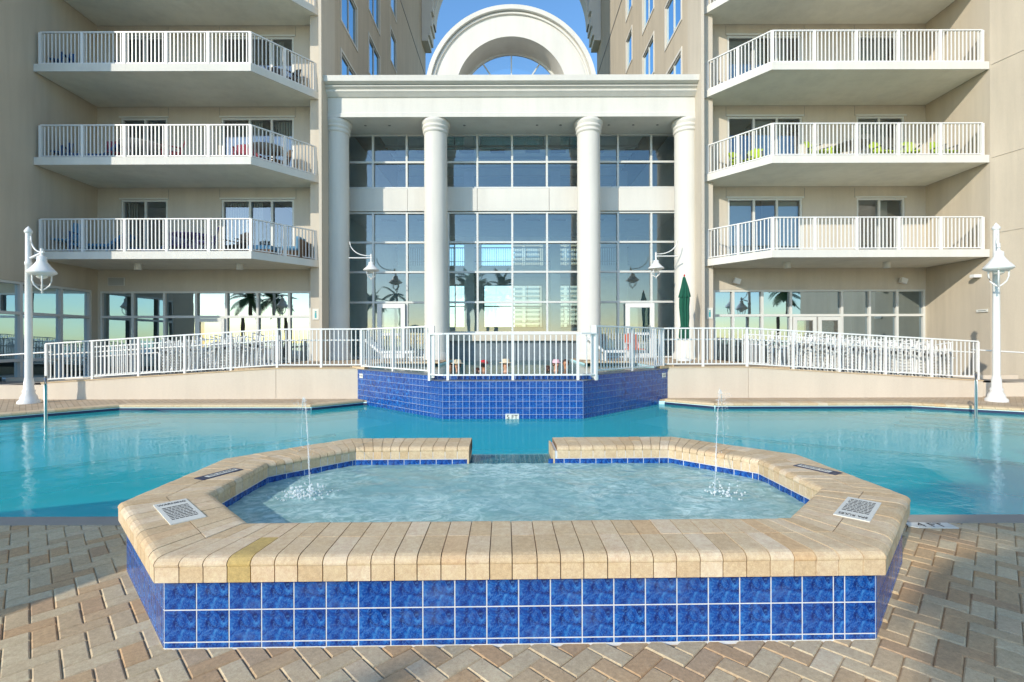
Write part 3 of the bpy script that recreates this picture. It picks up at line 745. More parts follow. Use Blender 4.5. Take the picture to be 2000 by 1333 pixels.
# ------------------------------------------------------------------ upper deck, ramps and their walls
DK = 0.80
ud = MB()
for s in (-1, 1):
    ud.prism([(s*4.0, 12.7), (s*4.0, 15.4), (s*2.3, 15.4), (s*2.3, 19.0), (s*7.2, 19.0), (s*7.2, 12.6), (s*3.9, 12.6)], -0.3, DK-0.004)
tag(ud.build('upper_deck', 'deck', fix=True), kind='structure')
cp_me = setmat(bev_box(0.145, 0.30, 0.05, 0.008).mesh('coping_brick'), 'coping')
ucp = empty('upper_pool_coping', (0, 0, 0)); tag(ucp, kind='structure')
for s in (-1, 1):
    for k in range(11): share('coping_brick', cp_me, ucp, (s*(2.38+k*0.15), 15.5, 0.83))
    for k in range(16): share('coping_brick', cp_me, ucp, (s*4.12, 12.9+k*0.15, 0.83), R(90))
for s in (-1, 1):
    side = 'left' if s < 0 else 'right'
    rw = empty('ramp_wall', (0, 0, 0), label='%s beige stucco ramp wall with sloping top above the pool deck' % side, cat='wall')
    x = [3.9, 6.1, 12.15]
    def topz(X): return DK if X < 6.1 else DK-0.36*(X-6.1)/6.0
    mb = MB(); j = 5.9
    def slabw(xa, xb):
        vs = []
        for X_ in (xa, xb):
            for Y_ in (12.55, 12.75):
                for Z_ in (-0.05, topz(X_)-0.02): vs.append((s*X_, Y_, Z_))
        MBq = MB(); MBq.add(vs, [(0, 1, 5, 4), (2, 6, 7, 3), (1, 3, 7, 5), (0, 4, 6, 2), (0, 2, 3, 1), (4, 5, 7, 6)])
        MBq.build('wall_panel', 'wallbase', rw, fix=True)
    slabw(3.86, 6.09); slabw(6.10, 12.15)
    # thin brown cap stained edge
    cpb = MB()
    for xa, xb in ((3.86, 6.1), (6.1, 12.15)):
        cpb.bar((s*xa, 12.63, topz(xa)-0.008), (s*xb, 12.63, topz(xb)-0.008), 0.20, 0.024)
    cpb.build('top_edge', 'coping', rw)
    # ramp and terrace floor
    rp = MB(); vs = []
    for X_ in (7.2, 12.15, 15.2):
        for Y_ in (12.75, 14.6): vs.append((s*X_, Y_, topz(X_)-0.01))
    rp.add(vs, [(0, 1, 3, 2), (2, 3, 5, 4)]); rp.build('ramp_floor', 'stripc', rw)
    MB().box(min(s*7.2, s*15.2), max(s*7.2, s*15.2), 14.6, 17.9, -0.2, 0.09).build('terrace_floor', 'stripc', rw)
    MB().box(min(s*7.2, s*15.2), max(s*7.2, s*15.2), 14.6, 14.7, -0.2, 0.42).build('back_curb', 'wallbase', rw)
    lc = MB()
    lc.prism([(s*12.15, 12.75), (s*12.15, 13.0), (s*22, 12.4), (s*22, 12.15)], -0.05, 0.36)
    lw = lc.build('kerb_wall', 'wallbase', fix=True); tag(lw, '%s low stucco kerb wall beyond the end of the ramp' % side, 'wall')
    MB().prism([(s*12.15, 13.0), (s*15.2, 13.0), (s*22, 12.4), (s*22, 15.5), (s*12.15, 15.5)], -0.04, 0.30).build('side_walk', 'stripc', rw, fix=True)

# ------------------------------------------------------------------ railings
bal_cache = {}
def railing(pts, h, label, group, posts, sp=0.124, bw=0.022, pw=0.055, name='railing', off=0.075, handrail=False, back=Vector((0, 1)), pext=0.0):
    root = empty(name, (pts[0][0], pts[0][1], pts[0][2]), 0, label=label, cat='railing', group=group)
    base = Vector(pts[0]); hb = h-off-0.03
    key = (round(hb, 3), bw, pw)
    if key not in bal_cache:
        bal_cache[key] = setmat(MB().box(-bw/2, bw/2, -bw/2, bw/2, 0, hb).mesh('baluster'), 'white')
        bal_cache[(key, pw)] = setmat(MB().box(-pw/2, pw/2, -pw/2, pw/2, -0.02-pext, h-0.01).mesh('post'), 'white')
    bm_, pm = bal_cache[key], bal_cache[(key, pw)]
    # rails
    for i, (a, b) in enumerate(zip(pts, pts[1:])):
        a, b = Vector(a)-base, Vector(b)-base; Z = Vector((0, 0, 1)); d = b-a; L = math.hypot(d.x, d.y); ang = math.atan2(d.y, d.x)
        MB().bar(a+Z*(h), b+Z*(h), 0.065, 0.035).build('top_rail', 'white', root)
        MB().bar(a+Z*off, b+Z*off, 0.03, 0.03).build('bottom_rail', 'white', root)
        if handrail:
            o = Vector((0, 0.09, 0)); MB().tube([a+Z*(h-0.29)+o, b+Z*(h-0.29)+o], 0.02, 8).build('handrail', 'white', root)
        ps = sorted(posts[i]); np_ = []
        for f in ps: share('post', pm, root, tuple(a+d*f), ang)
        marks = sorted({0.0, 1.0, *ps})
        for f0, f1 in zip(marks, marks[1:]):
            l = (f1-f0)*L; k = max(1, round(l/sp))
            for q in range(1, k): share('baluster', bm_, root, tuple(a+d*(f0+(f1-f0)*q/k)+Z*off), ang)
    return root
def front_rails(s):
    side = 'left' if s < 0 else 'right'
    xs = [3.72, 6.1, 12.1]
    pts = [(s*3.72, 12.64, DK), (s*6.1, 12.64, DK), (s*12.1, 12.64, DK-0.36)]
    railing(pts, 1.0, 'long white %s ramp railing sloping down beside the pool' % side, 'white metal railings around the pool deck', [[0.0, 0.52, 1.0], [0.2, 0.4, 0.6, 0.8, 1.0]], sp=0.109, handrail=True)
    rp = [(s*7.0, 14.62, DK-0.05), (s*12.6, 14.62, DK-0.39)]
    railing(rp, 0.92, 'rear %s ramp railing in front of the ground floor windows' % side, 'white metal railings around the pool deck', [[0, 0.25, 0.5, 0.75, 1.0]], sp=0.12, handrail=True)
    x0 = -1.43 if s < 0 else 1.46; X = lambda d: x0+s*d
    railing([(X(0.30), 10.36, ZS+0.02), (X(2.42), 12.50, ZS+0.02)], 1.02, 'angled white railing on the %s side wall of the raised pool' % side, 'white metal railings around the pool deck', [[0.0, 0.5, 1.0]], sp=0.115)
    po = MB().box(-0.055, 0.055, -0.055, 0.055, 0, 1.10).build('post', 'white'); po.location = (X(0.27), 10.33, ZS-0.05)
    po.name = 'corner_post'; tag(po, 'thick white corner post at the %s end of the centre railing' % side, 'post')
for s in (-1, 1): front_rails(s)
railing([(-1.74, 10.28, ZF+0.01), (-1.42, 10.10, ZF+0.01), (1.45, 10.10, ZF+0.01), (1.77, 10.28, ZF+0.01)], 0.97, 'centre white railing above the blue tiled overflow wall', 'white metal railings around the pool deck', [[0], [0.03, 0.5, 0.97], [1.0]], sp=0.116, off=0.11)
for s in (-1, 1):
    side = 'left' if s < 0 else 'right'
    e = empty('side_handrail', (s*12.15, 12.85, 0.36), 0, label='thin white %s handrail leading out of frame past the lamp post' % side, cat='handrail')
    MB().tube([(0, 0, 0.86), (s*1.6, -0.1, 0.76), (s*6, -0.35, 0.70)], 0.02).build('rail', 'white', e)
    for dx in (1.6, 1.15+0.35): pass
    MB().tube([(s*1.72, -0.1, 0.0), (s*1.72, -0.1, 0.62), (s*1.78, -0.1, 0.72), (s*2.0, -0.12, 0.74)], 0.028).build('post', 'white', e)
    MB().tube([(s*3.7, -0.2, 0.0), (s*3.7, -0.2, 0.70)], 0.028).build('post', 'white', e)

# far coping bricks
fcp = empty('far_pool_coping', (0, 0, 0)); tag(fcp, kind='structure')
def edge_coping(A, B, L0=0.30):
    A, B = Vector(A), Vector(B); d = B-A; L = d.length; n_ = max(1, round(L/L0)); ang = math.atan2(d.y, d.x)
    nr = Vector((d.y, -d.x)).normalized()    # outwards from pool
    me = MB(); wd = L/n_-0.006
    prof = [(0.03, -0.085), (-0.012, -0.075), (-0.03, -0.03), (-0.022, 0.002), (0.0, 0.012), (0.27, 0.012), (0.27, -0.085)]
    vs = [(-wd/2, y, z) for y, z in prof]+[(wd/2, y, z) for y, z in prof]; k = len(prof)
    me.add(vs, [(i, (i+1) % k, k+(i+1) % k, k+i) for i in range(k)]+[tuple(reversed(range(k))), tuple(range(k, 2*k))])
    m_ = me.mesh('coping_brick'); b = bmesh.new(); b.from_mesh(m_); bmesh.ops.recalc_face_normals(b, faces=b.faces); b.to_mesh(m_); b.free(); setmat(m_, 'coping')
    for i in range(n_):
        p = A+d*((i+0.5)/n_); share('coping_brick', m_, fcp, (p.x, p.y, 0), ang)
edge_coping((-13.5, 7.5), (-11.0, 9.45), 0.22); edge_coping((-11.0, 9.45), (-9.2, 11.4), 0.22); edge_coping((-9.2, 11.4), (-4.68, 11.32), 0.62)
edge_coping((-4.68, 11.32), (-3.74, 12.22), 0.6); edge_coping((3.85, 12.25), (4.75, 11.4), 0.3); edge_coping((4.75, 11.4), (9.35, 11.4), 0.22); edge_coping((9.35, 11.4), (13.5, 8.8), 0.2)

# ------------------------------------------------------------------ hotel wings
ZTOP = 46.0; FL = [4.35, 7.35, 10.32, 13.30, 16.3, 19.3, 22.3, 25.3, 28.3]
YB = 17.85
def fx(px): return (px-1000)/950*YB
Z3 = Vector((0, 0, 1))
wings = {}
for s in (-1, 1):
    side = 'left' if s < 0 else 'right'
    wing = empty('hotel_wing', (s*10, YB, 0), label='%s beige stucco hotel wing with stacked balconies and glazed ground floor' % side, cat='building')
    wings[s] = wing; wing.location = (0, 0, 0)
    # --- recessed balcony wall
    A = [237, 328] if s < 0 else [1674, 1768]; B = [433, 575] if s < 0 else [1422, 1568]
    divA = [284] if s < 0 else [1719]; divB = [488, 531] if s < 0 else [1474, 1519]
    u0, u1 = (fx(190), fx(608)) if s < 0 else (fx(1392), fx(1813))
    holes = []
    for f in FL[:6]:
        for P in (A, B): holes.append((fx(P[0]), fx(P[1]), f+0.06, f+2.35))
    G = (fx(195), fx(607)) if s < 0 else (fx(1394), fx(1808))
    holes.append((G[0], G[1], 0.12, 3.34))
    mb = MB(); wall(mb, (0, YB, 0), (1, 0, 0), (0, -1, 0), u0, u1, 0.0, ZTOP, holes, 0.12)
    mb.build('recessed_wall', 'stucco2', wing)
    # expansion joints on the recessed wall
    gr = MB()
    for f in FL[:5]:
        for px in ((A[1]+2, B[0]-3, B[1]+4) if s < 0 else (B[0]-3, B[1]+4, A[0]-4)):
            gr.box(fx(px)-0.006, fx(px)+0.006, YB-0.004, YB+0.01, f+0.01 if f == 0 else f+2.36, f+2.72)
    gr.build('wall_joint', 'grey', wing)
    for fi, f in enumerate(FL[:5]):
        for P, D, nm in ((A, divA, 'sliding_door'), (B, divB, 'sliding_door')):
            a, b = fx(P[0]), fx(P[1])
            wd = window(wing, (0, YB, 0), (1, 0, 0), (0, -1, 0), a+0.002, b-0.002, f+0.062, f+2.348, [fx(d) for d in D], (), 'glass', 0.07, 0.075, 0.1, -0.02, nm)
            if fi < 4:
                rr = random.Random(int(P[0])+fi); segs_ = [a+0.07]+[fx(d) for d in D]+[b-0.07]
                for q0, q1 in zip(segs_, segs_[1:]):
                    if rr.random() < 0.72: curtain(wing, (0, YB, 0), (1, 0, 0), (0, -1, 0), q0+0.03, q1-0.03 if rr.random() < 0.6 else (q0+q1)/2, f+0.1, f+2.3)
            # projecting head trim
            MB().box(a-0.05, b+0.05, YB-0.035, YB-0.001, f+2.351, f+2.41).build('door_head', 'frame', wing)
    # dark rooms
    rm = MB()
    for f0, f1 in [(0.0, 4.1)]+[(f, f+2.75) for f in FL[:6]]:
        a, b = u0-0.0, u1
        rm.quad((a, YB+4, f0), (b, YB+4, f0), (b, YB+4, f1), (a, YB+4, f1))
        rm.quad((a, YB+0.13, f0+0.02), (b, YB+0.13, f0+0.02), (b, YB+4, f0+0.02), (a, YB+4, f0+0.02))
        rm.quad((a, YB+0.13, f1), (b, YB+0.13, f1), (b, YB+4, f1), (a, YB+4, f1))
        for x in (a, (A[1]+B[0])/2*0+fx((A[1]+B[0])/2 if s < 0 else (B[1]+A[0])/2), b):
            rm.quad((x, YB+0.13, f0), (x, YB+4, f0), (x, YB+4, f1), (x, YB+0.13, f1))
    rm.build('room_interior', 'interior', wing)
    # ground floor glazing
    mu = [258, 320, 382, 441, 502, 564] if s < 0 else [1433, 1490, 1546, 1646, 1700, 1754]
    gw = window(wing, (0, YB, 0), (1, 0, 0), (0, -1, 0), G[0]+0.002, G[1]-0.002, 0.122, 3.338, [fx(x) for x in mu], [2.40], 'glassL', 0.07, 0.085, 0.12, -0.02, 'storefront_window', label='ground floor glazing reflecting palms' )
    dx = (384, 439) if s < 0 else (1548, 1644)
    dd_ = [(dx[0], dx[1])] if s < 0 else [(1549, 1594), (1597, 1643)]
    for p, q in dd_:
        d = window(wing, (0, YB-0.04, 0), (1, 0, 0), (0, -1, 0), fx(p), fx(q), 0.14, 2.34, (), [1.0], 'glass', 0.13, 0.12, 0.06, 0.0, 'glass_door')
        MB().bar((fx(q)-0.2 if s < 0 else (fx(q)-0.16 if q < 1600 else fx(p)+0.16), YB-0.09, 0.9), (fx(q)-0.2 if s < 0 else (fx(q)-0.16 if q < 1600 else fx(p)+0.16), YB-0.09, 1.35), 0.03).build('handle', 'steel', d)
    # --- side wall of the recess
    XS = 15.2
    sw = MB()
    if s < 0:
        hl = [(-17.6, -13.9, 0.12, 3.36)]   # u = -Y
        wall(sw, (-XS, 0, 0), (0, -1, 0), (1, 0, 0), -YB, -12.45, 0.0, ZTOP, hl, 0.12)
        sw.quad((-XS, 12.45, 0), (-XS-12, 12.45, 0), (-XS-12, 12.45, ZTOP), (-XS, 12.45, ZTOP))
        sw.build('side_wall', 'stucco', wing)
        window(wing, (-XS, 0, 0), (0, -1, 0), (1, 0, 0), -17.598, -13.902, 0.122, 3.358, [-16.45, -15.1], [0.92, 2.38], 'glassL', 0.08, 0.09, 0.12, -0.02, 'storefront_window')
        q = MB(); q.quad((-XS-3, 13.5, 0), (-XS-3, 17.8, 0), (-XS-3, 17.8, 3.5), (-XS-3, 13.5, 3.5)); q.quad((-XS-3, 13.5, 3.45), (-XS-0.13, 13.5, 3.45), (-XS-0.13, 17.8, 3.45), (-XS-3, 17.8, 3.45)); q.quad((-XS-3, 13.5, 0.1), (-XS-0.13, 13.5, 0.1), (-XS-0.13, 17.8, 0.1), (-XS-3, 17.8, 0.1)); q.build('room_interior', 'interior', wing)
    else:
        sw.quad((XS, YB, 0), (XS, 15.45, 0), (XS, 15.45, ZTOP), (XS, YB, ZTOP))
        sw.quad((XS, 15.45, 0), (XS+2.35, 6.6, 0), (XS+2.35, 6.6, ZTOP), (XS, 15.45, ZTOP))
        sw.build('side_wall', 'stucco', wing)
        jn = MB()
        for z in (4.85, 7.25, 10.2):
            jn.bar((XS-0.003, 15.4, z), (XS+2.35-0.003, 6.6, z), 0.012, 0.012)
        jn.build('wall_joint', 'stucco2', wing)
    # --- pier beside the entrance and inner return wall of the recess
    pr = MB()
    a, b = sorted((s*6.62, s*7.16))
    pr.box(a, b, 17.3, YB+0.4, 0, ZTOP)
    pr.build('pier', 'stucco2', wing)
    a, b = sorted((s*6.62, s*6.72)); MB().box(a, b, 16.95, 17.3, 0.5, ZTOP).build('shade_fin', 'stucco2', wing)  # fins added so the left one throws shade on the end column
    # --- inner court wall with windows
    holes = []; cols = [(19.3, 21.25), (23.05, 24.9), (27.2, 28.5)]
    rowsW = [(f+0.93, f+2.68) for f in (7.32, 10.32, 13.32, 16.32, 19.32, 22.32, 25.32, 28.32, 31.3)]
    iw = MB()
    if s < 0: O, U, Nn = (-6.75, 0, 0), (0, 1, 0), (1, 0, 0); tr_ = lambda a, b: (a, b)
    else: O, U, Nn = (6.75, 0, 0), (0, 1, 0), (-1, 0, 0)
    hs = [(a, b, c, d) for a, b in cols for c, d in rowsW]
    wall(iw, O, U, Nn, YB+0.4, 38.3, 0, ZTOP, hs, 0.10)
    iw.quad((s*6.75, 38.3, 0), (s*18, 38.3, 0), (s*18, 38.3, ZTOP), (s*6.75, 38.3, ZTOP))
    iw.build('court_wall', 'stucco', wing)
    for a, b, c, d in hs:
        if c > 27: continue
        mid = [(a+b)/2] if b-a > 1.5 else []
        window(wing, O, U, Nn, a+0.002, b-0.002, c+0.002, d-0.002, mid, (), 'glassT', 0.06, 0.05, 0.07, -0.02, 'window')
        fr = MB(); m4 = Matrix(((0, Vector(Nn).x, 0, O[0]), (1, 0, 0, 0), (0, 0, 1, 0), (0, 0, 0, 1)))
        for q in ((a-0.1, a-0.002, c-0.1, d+0.1), (b+0.002, b+0.1, c-0.1, d+0.1), (a-0.002, b+0.002, d+0.002, d+0.1), (a-0.002, b+0.002, c-0.1, c-0.002)):
            fr.box(q[0], q[1], 0.0, 0.03, q[2], q[3], m4)
        fr.build('window_surround', 'trim', wing, fix=True)
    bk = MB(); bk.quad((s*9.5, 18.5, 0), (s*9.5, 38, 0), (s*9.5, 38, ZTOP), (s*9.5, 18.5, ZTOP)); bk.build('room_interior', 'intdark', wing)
    jt = MB(); jt.bar((s*6.745, 29.2, 22.25), (s*6.745, 38.3, 22.25), 0.05, 0.05); jt.build('wall_joint', 'grey', wing)
    # corbel
    cb = MB()
    def xx(a, b): return sorted((s*a, s*b))
    for (xi, z0, z1) in ((6.25, 24.1, 24.5), (6.1, 24.5, 25.2), (5.98, 25.2, 25.9), (6.05, 25.9, 26.3), (5.9, 26.3, 28.0), (5.72, 28.0, 28.5), (5.85, 28.5, 32)):
        a, b = xx(xi, 6.74); cb.box(a, b, 36.6, 38.2, z0, z1)
    cb.build('corbel', 'trim', wing)
    # roof
    # --- balconies: slabs
    for fi, f in enumerate(FL[:8]):
        e0 = 15.17
        poly = [(s*e0, 15.5), (s*8.3, 15.5), (s*6.9, 17.34), (s*6.9, 17.6) if False else (s*7.17, 17.34), (s*7.17, YB-0.005), (s*15.19, YB-0.005)]
        MB().prism(poly, f-0.22, f).build('balcony_slab', 'slab', wing, fix=True)
        ed = MB(); z0, z1 = f-0.23, f+0.012
        ed.prism([(s*15.19, 15.50), (s*8.30, 15.50), (s*8.28, 15.46), (s*15.19, 15.46)], z0, z1)
        ed.prism([(s*8.31, 15.50), (s*8.28, 15.46), (s*6.82, 17.33), (s*6.87, 17.36)], z0, z1)
        ed.build('slab_edge', 'trim', wing, fix=True)
    if s < 0: dom = (270, 468)
    else: dom = (1538, 1732)
    for px in dom:
        e = empty('ceiling_light', (PX(px, 16.5), 16.5, FL[0]-0.22), 0, label='short white cylinder light under the first %s balcony, %s one' % (side, 'outer' if abs(px-1000) > 600 else 'inner'), cat='light')
        b = MB().lathe((0, 0, 0), [(0.11, 0), (0.11, -0.2), (0.085, -0.21)], 20).build('housing', 'trim', e)
        MB().lathe((0, 0, -0.205), [(0.084, 0), (0.0, 0.001)], 16).build('lens', 'lens', e)
index_kids()

# balcony railings
ordn = {0: 'lowest', 1: 'second', 2: 'third'}
for s in (-1, 1):
    side = 'left' if s < 0 else 'right'
    for k in range(4):
        f = FL[k]; nm = ['lowest', 'second', 'third', 'topmost'][k]
        if k == 3:
            railing([(s*8.34, 15.56, f), (s*6.98, 17.30, f)], 1.06, 'angled piece of %s railing at the %s upper edge of the picture' % (nm, side), 'white balcony railings', [[0, 0.5, 1]])
            continue
        p5 = [i*0.2 for i in range(6)]
        railing([(s*15.05, 15.56, f), (s*8.34, 15.56, f), (s*6.98, 17.30, f)], 1.06, 'white railing of the %s balcony on the %s wing' % (nm, side), 'white balcony railings', [[0.0, 0.2, 0.4, 0.6, 0.8, 1.0], [0.5, 1.0]], pw=0.085, bw=0.028)

# ------------------------------------------------------------------ entrance pavilion
pv = empty('entrance_pavilion', (0, 0, 0), label='central white entrance pavilion with four columns and arched pediment', cat='building')
YF, YG = 17.55, 18.98
prof = [(YF, 9.56), (YF-0.03, 9.56), (YF-0.03, 9.70), (YF, 9.73), (YF, 10.27), (YF-0.05, 10.28), (YF-0.14, 10.36), (YF-0.2, 10.41), (YF-0.2, 10.44), (YF-0.15, 10.455), (YF-0.18, 10.50), (YF-0.27, 10.545), (YF-0.27, 10.58), (YF-0.22, 10.60), (YF-0.30, 10.62), (YF-0.42, 10.66), (YF-0.44, 10.85), (YF+1.6, 10.85), (YF+1.6, 9.56)]
MB().profx([(y, z) for y, z in prof], -6.62, 6.62).build('entablature', 'trim', pv, fix=True)
# soffit lights
for px in (715, 762, 908, 1050, 1096, 1190, 1238, 1285):
    MB().lathe((PX(px, 18.2), 18.2, 9.552), [(0.05, 0), (0.05, -0.008), (0.0, -0.009)], 12).build('soffit_light', 'grey', pv)
# columns
for px in (659.5, 852, 1150.5, 1341):
    x = PX(px, 18.0); r = 0.425
    c = MB().lathe((x, 18.0, 0), [(r*1.12, DK), (r*1.12, DK+0.18), (r*1.03, DK+0.26), (r, DK+0.3), (r*1.0, 5), (r*0.985, 9.0), (r*0.985, 9.10)], 40).build('column', 'trim', pv)
    k = r*0.985
    MB().lathe((x, 18.0, 0), [(k, 9.09), (k*1.1, 9.12), (k*1.12, 9.17), (k*1.06, 9.2), (k*1.06, 9.24), (k*1.16, 9.27), (k*1.18, 9.32), (k*1.12, 9.35), (k*1.12, 9.38), (k*1.25, 9.44), (k*1.25, 9.54), (k*1.18, 9.559)], 40).build('capital', 'trim', c)
# glazing
gx = lambda px: (px-1000)/950*YG
vs_ = [6.55, 5.34, 4.18, 3.0, 1.80]
mul = [729, 795, 852, 933, 1001, 1069, 1150, 1208, 1273]
window(pv, (0, YG, 0), (1, 0, 0), (0, -1, 0), -6.6, 6.6, 7.44, 9.555, [gx(p) for p in mul], [8.47], 'glassC', 0.06, 0.075, 0.12, 0.0, 'upper_glazing')
window(pv, (0, YG, 0), (1, 0, 0), (0, -1, 0), -6.6, -2.5, 0.82, 6.52, [gx(p) for p in mul[:3]], [5.34, 4.18, 3.0], 'glassC', 0.06, 0.075, 0.12, 0.0, 'lower_glazing')
window(pv, (0, YG, 0), (1, 0, 0), (0, -1, 0), -2.498, 2.618, 1.80, 6.52, [gx(p) for p in mul[3:6]], [5.34, 4.18, 3.0], 'glassC', 0.06, 0.075, 0.12, 0.0, 'lower_glazing')
window(pv, (0, YG, 0), (1, 0, 0), (0, -1, 0), 2.62, 6.6, 0.82, 6.52, [gx(p) for p in mul[6:]], [5.34, 4.18, 3.0], 'glassC', 0.06, 0.075, 0.12, 0.0, 'lower_glazing')
xs = [-6.6, gx(797), gx(933), gx(1073), gx(1208), 6.6]
for a, b in zip(xs, xs[1:]):
    MB().box(a+0.008, b-0.008, YG-0.06-0.012*(xs.index(a) % 2), YG+0.1, 6.545, 7.415).build('spandrel_panel', 'trim', pv)
MB().box(-2.5, 2.62, YG-0.12, YG+0.1, 1.49, 1.797).build('beam', 'stucco2', pv)
# doors
for p, q in ((739, 791), (1222, 1276)):
    a, b = gx(p), gx(q)
    d = window(pv, (0, YG-0.05, 0), (1, 0, 0), (0, -1, 0), a-0.02, b+0.02, 0.82, 2.94, (), [1.75], 'glass', 0.17, 0.1, 0.07, 0.04, 'glass_door', mat='white')
    MB().bar((b-0.2, YG-0.14, 1.6), (b-0.2, YG-0.14, 2.1), 0.03).build('handle', 'steel', d)
# arch
AC, AY, AR, AI = 11.36, 19.3, 3.39, 2.21
def arch(mb, r0, r1, y0, y1, n=64, a0=-20, a1=200):
    vs = []
    for i in range(n+1):
        t = R(a0+(a1-a0)*i/n); c, s_ = math.cos(t), math.sin(t)
        vs += [(r0*c, y0, AC+r0*s_), (r1*c, y0, AC+r1*s_), (r1*c, y1, AC+r1*s_), (r0*c, y1, AC+r0*s_)]
    fs = []
    for i in range(n):
        for k in range(4): fs.append((4*i+k, 4*i+(k+1) % 4, 4*i+4+(k+1) % 4, 4*i+4+k))
    mb.add(vs, fs, False)
ar = MB(); arch(ar, AI, 3.0, AY, 20.6); arch(ar, 3.0, 3.10, AY+0.05, 20.6); arch(ar, 3.10, 3.17, AY-0.03, 20.6); arch(ar, 3.17, 3.22, AY+0.02, 20.6); arch(ar, 3.22, AR, AY-0.14, 20.6)
ar.build('arched_pediment', 'trim', pv, fix=True)
fn = MB(); YK = 20.4
arch(fn, AI-0.09, AI-0.002, YK, YK+0.08)
def tb(a, b, w_=0.05): fn.bar(a, b, w_, 0.05, Vector((0, 1, 0)))
for deg in (22, 56, 90, 124, 158):
    t = R(deg); tb((0.95*math.cos(t), YK+0.04, AC+0.95*math.sin(t)), ((AI-0.08)*math.cos(t), YK+0.04, AC+(AI-0.08)*math.sin(t)))
arch(fn, 0.92, 0.98, YK+0.01, YK+0.07)
fo = fn.build('fanlight', 'frame', pv, fix=True)
gm = MB(); nseg = 32; ring_ = [((AI-0.09)*math.cos(R(180*i/nseg)), YK+0.05, AC+(AI-0.09)*math.sin(R(180*i/nseg))) for i in range(nseg+1)]
gm.add([(0, YK+0.05, AC)]+ring_, [(0, i+1, i+2) for i in range(nseg)]); gm.build('pane', glass('fan_glass', (0.9, 0.94, 0.95), 0.04), fo)
rfm = MB().box(-6.74, 6.74, YF+1.6, 20.9, 10.3, 10.5).box(-6.74, 6.74, 29.2, 30.2, 10.3, 10.5).box(-6.74, -5.8, 20.9, 29.2, 10.3, 10.5).box(5.8, 6.74, 20.9, 29.2, 10.3, 10.5)
rfm.build('roof_deck', 'stripc', pv)
skl = MB()  # roof opening added to let sky light brighten the lobby
for k in range(7): skl.box(-5.8, 5.8, 20.9+k*1.36, 20.98+k*1.36, 10.36, 10.44)
skl.build('added_skylight_frame', 'frame', pv)
MB().quad((-5.8, 20.9, 10.4), (5.8, 20.9, 10.4), (5.8, 29.2, 10.4), (-5.8, 29.2, 10.4)).build('added_skylight_pane', 'glassC', pv)
# lobby interior
lb = MB()
holes = [(-4.6, -2.46, 5.98, 7.5), (-1.92, 2.0, 5.98, 7.5), (2.6, 4.6, 5.98, 7.5), (-4.6, -2.4, 2.3, 4.95), (-1.75, 1.9, 2.3, 4.95), (2.55, 4.6, 2.3, 4.95)]
wall(lb, (0, 30, 0), (1, 0, 0), (0, -1, 0), -6.7, 6.7, 0.5, 10.2, holes, 0.2)
for x in (-6.7, 6.7): lb.quad((x, 19.1, 0.5), (x, 30, 0.5), (x, 30, 10.2), (x, 19.1, 10.2))
lb.build('lobby_wall', 'interior', pv)
l2 = MB(); l2.box(-6.7, 6.7, 19.2, 24.0, 6.62, 7.3); l2.box(-6.7, 6.7, 27.5, 29.9, 5.4, 5.75); l2.build('lobby_floor_slab', 'interior', pv)
l3 = MB(); l3.box(-6.7, -2.35, 19.1, 30, 0.3, 0.8); l3.box(2.35, 6.7, 19.1, 30, 0.3, 0.8); l3.box(-2.35, 2.35, 24, 30, 0.3, 0.8); l3.build('lobby_floor', 'interior', pv)
for x in (-5.6, -2.2, 2.25, 5.7):
    MB().box(x-0.25, x+0.25, 25, 25.5, 0.8, 10.2).build('lobby_pillar', 'interior', pv)
for k, x in enumerate((-5.2, -3.7, -1.9, -0.6, 0.9, 2.0, 3.6, 5.1)):
    MB().box(x-0.3, x+0.3, 20.5, 20.75, 6.60, 6.618).build('lobby_downlight', 'grey', pv)
    MB().box(x-0.3, x+0.3, 20.5, 20.75, 9.49, 9.545).build('lobby_downlight', 'grey', pv)
rl = MB(); rl.bar((-6.7, 28.0, 6.85), (6.7, 28.0, 6.85), 0.06); rl.bar((-6.7, 28.0, 6.05), (6.7, 28.0, 6.05), 0.04)
x = -6.6
while x < 6.7: rl.bar((x, 28.0, 5.75), (x, 28.0, 6.85), 0.022); x += 0.13
rl.build('mezzanine_railing', 'grey', pv)
for a, b, c, d in holes:
    window(pv, (0, 30, 0), (1, 0, 0), (0, -1, 0), a+0.002, b-0.002, c+0.002, d-0.002, [(a+b)/2], [(c+d)/2] if c < 5 else [], 'glassC', 0.05, 0.07, 0.1, -0.05, 'rear_window', mat='grey')
# strip curtain above the indoor pool
scu = empty('strip_curtain', (0, YG, 0.72), label='grey vinyl strip curtain hanging over the pool passage', cat='curtain')
st_me = setmat(MB().box(-0.10, 0.10, -0.004, 0.004, -0.04, 0.78).mesh('strip'), 'strip')
for k in range(25): share('strip', st_me, scu, (-2.4+k*0.205, 0.03+0.02*(k % 2), 0), R(8*(k % 3-1)))
# arch bridge between the towers far behind
br = MB(); n_ = 48; r_ = 5.88; cz = 25.7; pts = []
for y in (37.2, 38.2):
    for i in range(n_+1):
        t = R(180*i/n_); pts.append((r_*math.cos(t), y, cz+r_*math.sin(t)*1.05))
top = [(6.74, 40), (-6.74, 40)]
vs = pts + [(6.74, 37.2, 42), (-6.74, 37.2, 42), (6.74, 38.2, 42), (-6.74, 38.2, 42), (6.74, 37.2, cz), (-6.74, 37.2, cz), (6.74, 38.2, cz), (-6.74, 38.2, cz)]
b0 = 2*(n_+1); m_ = n_+1; fs = []
for i in range(n_):
    fs.append((i, i+1, m_+i+1, m_+i))
    xt = lambda i: None
half = n_//2
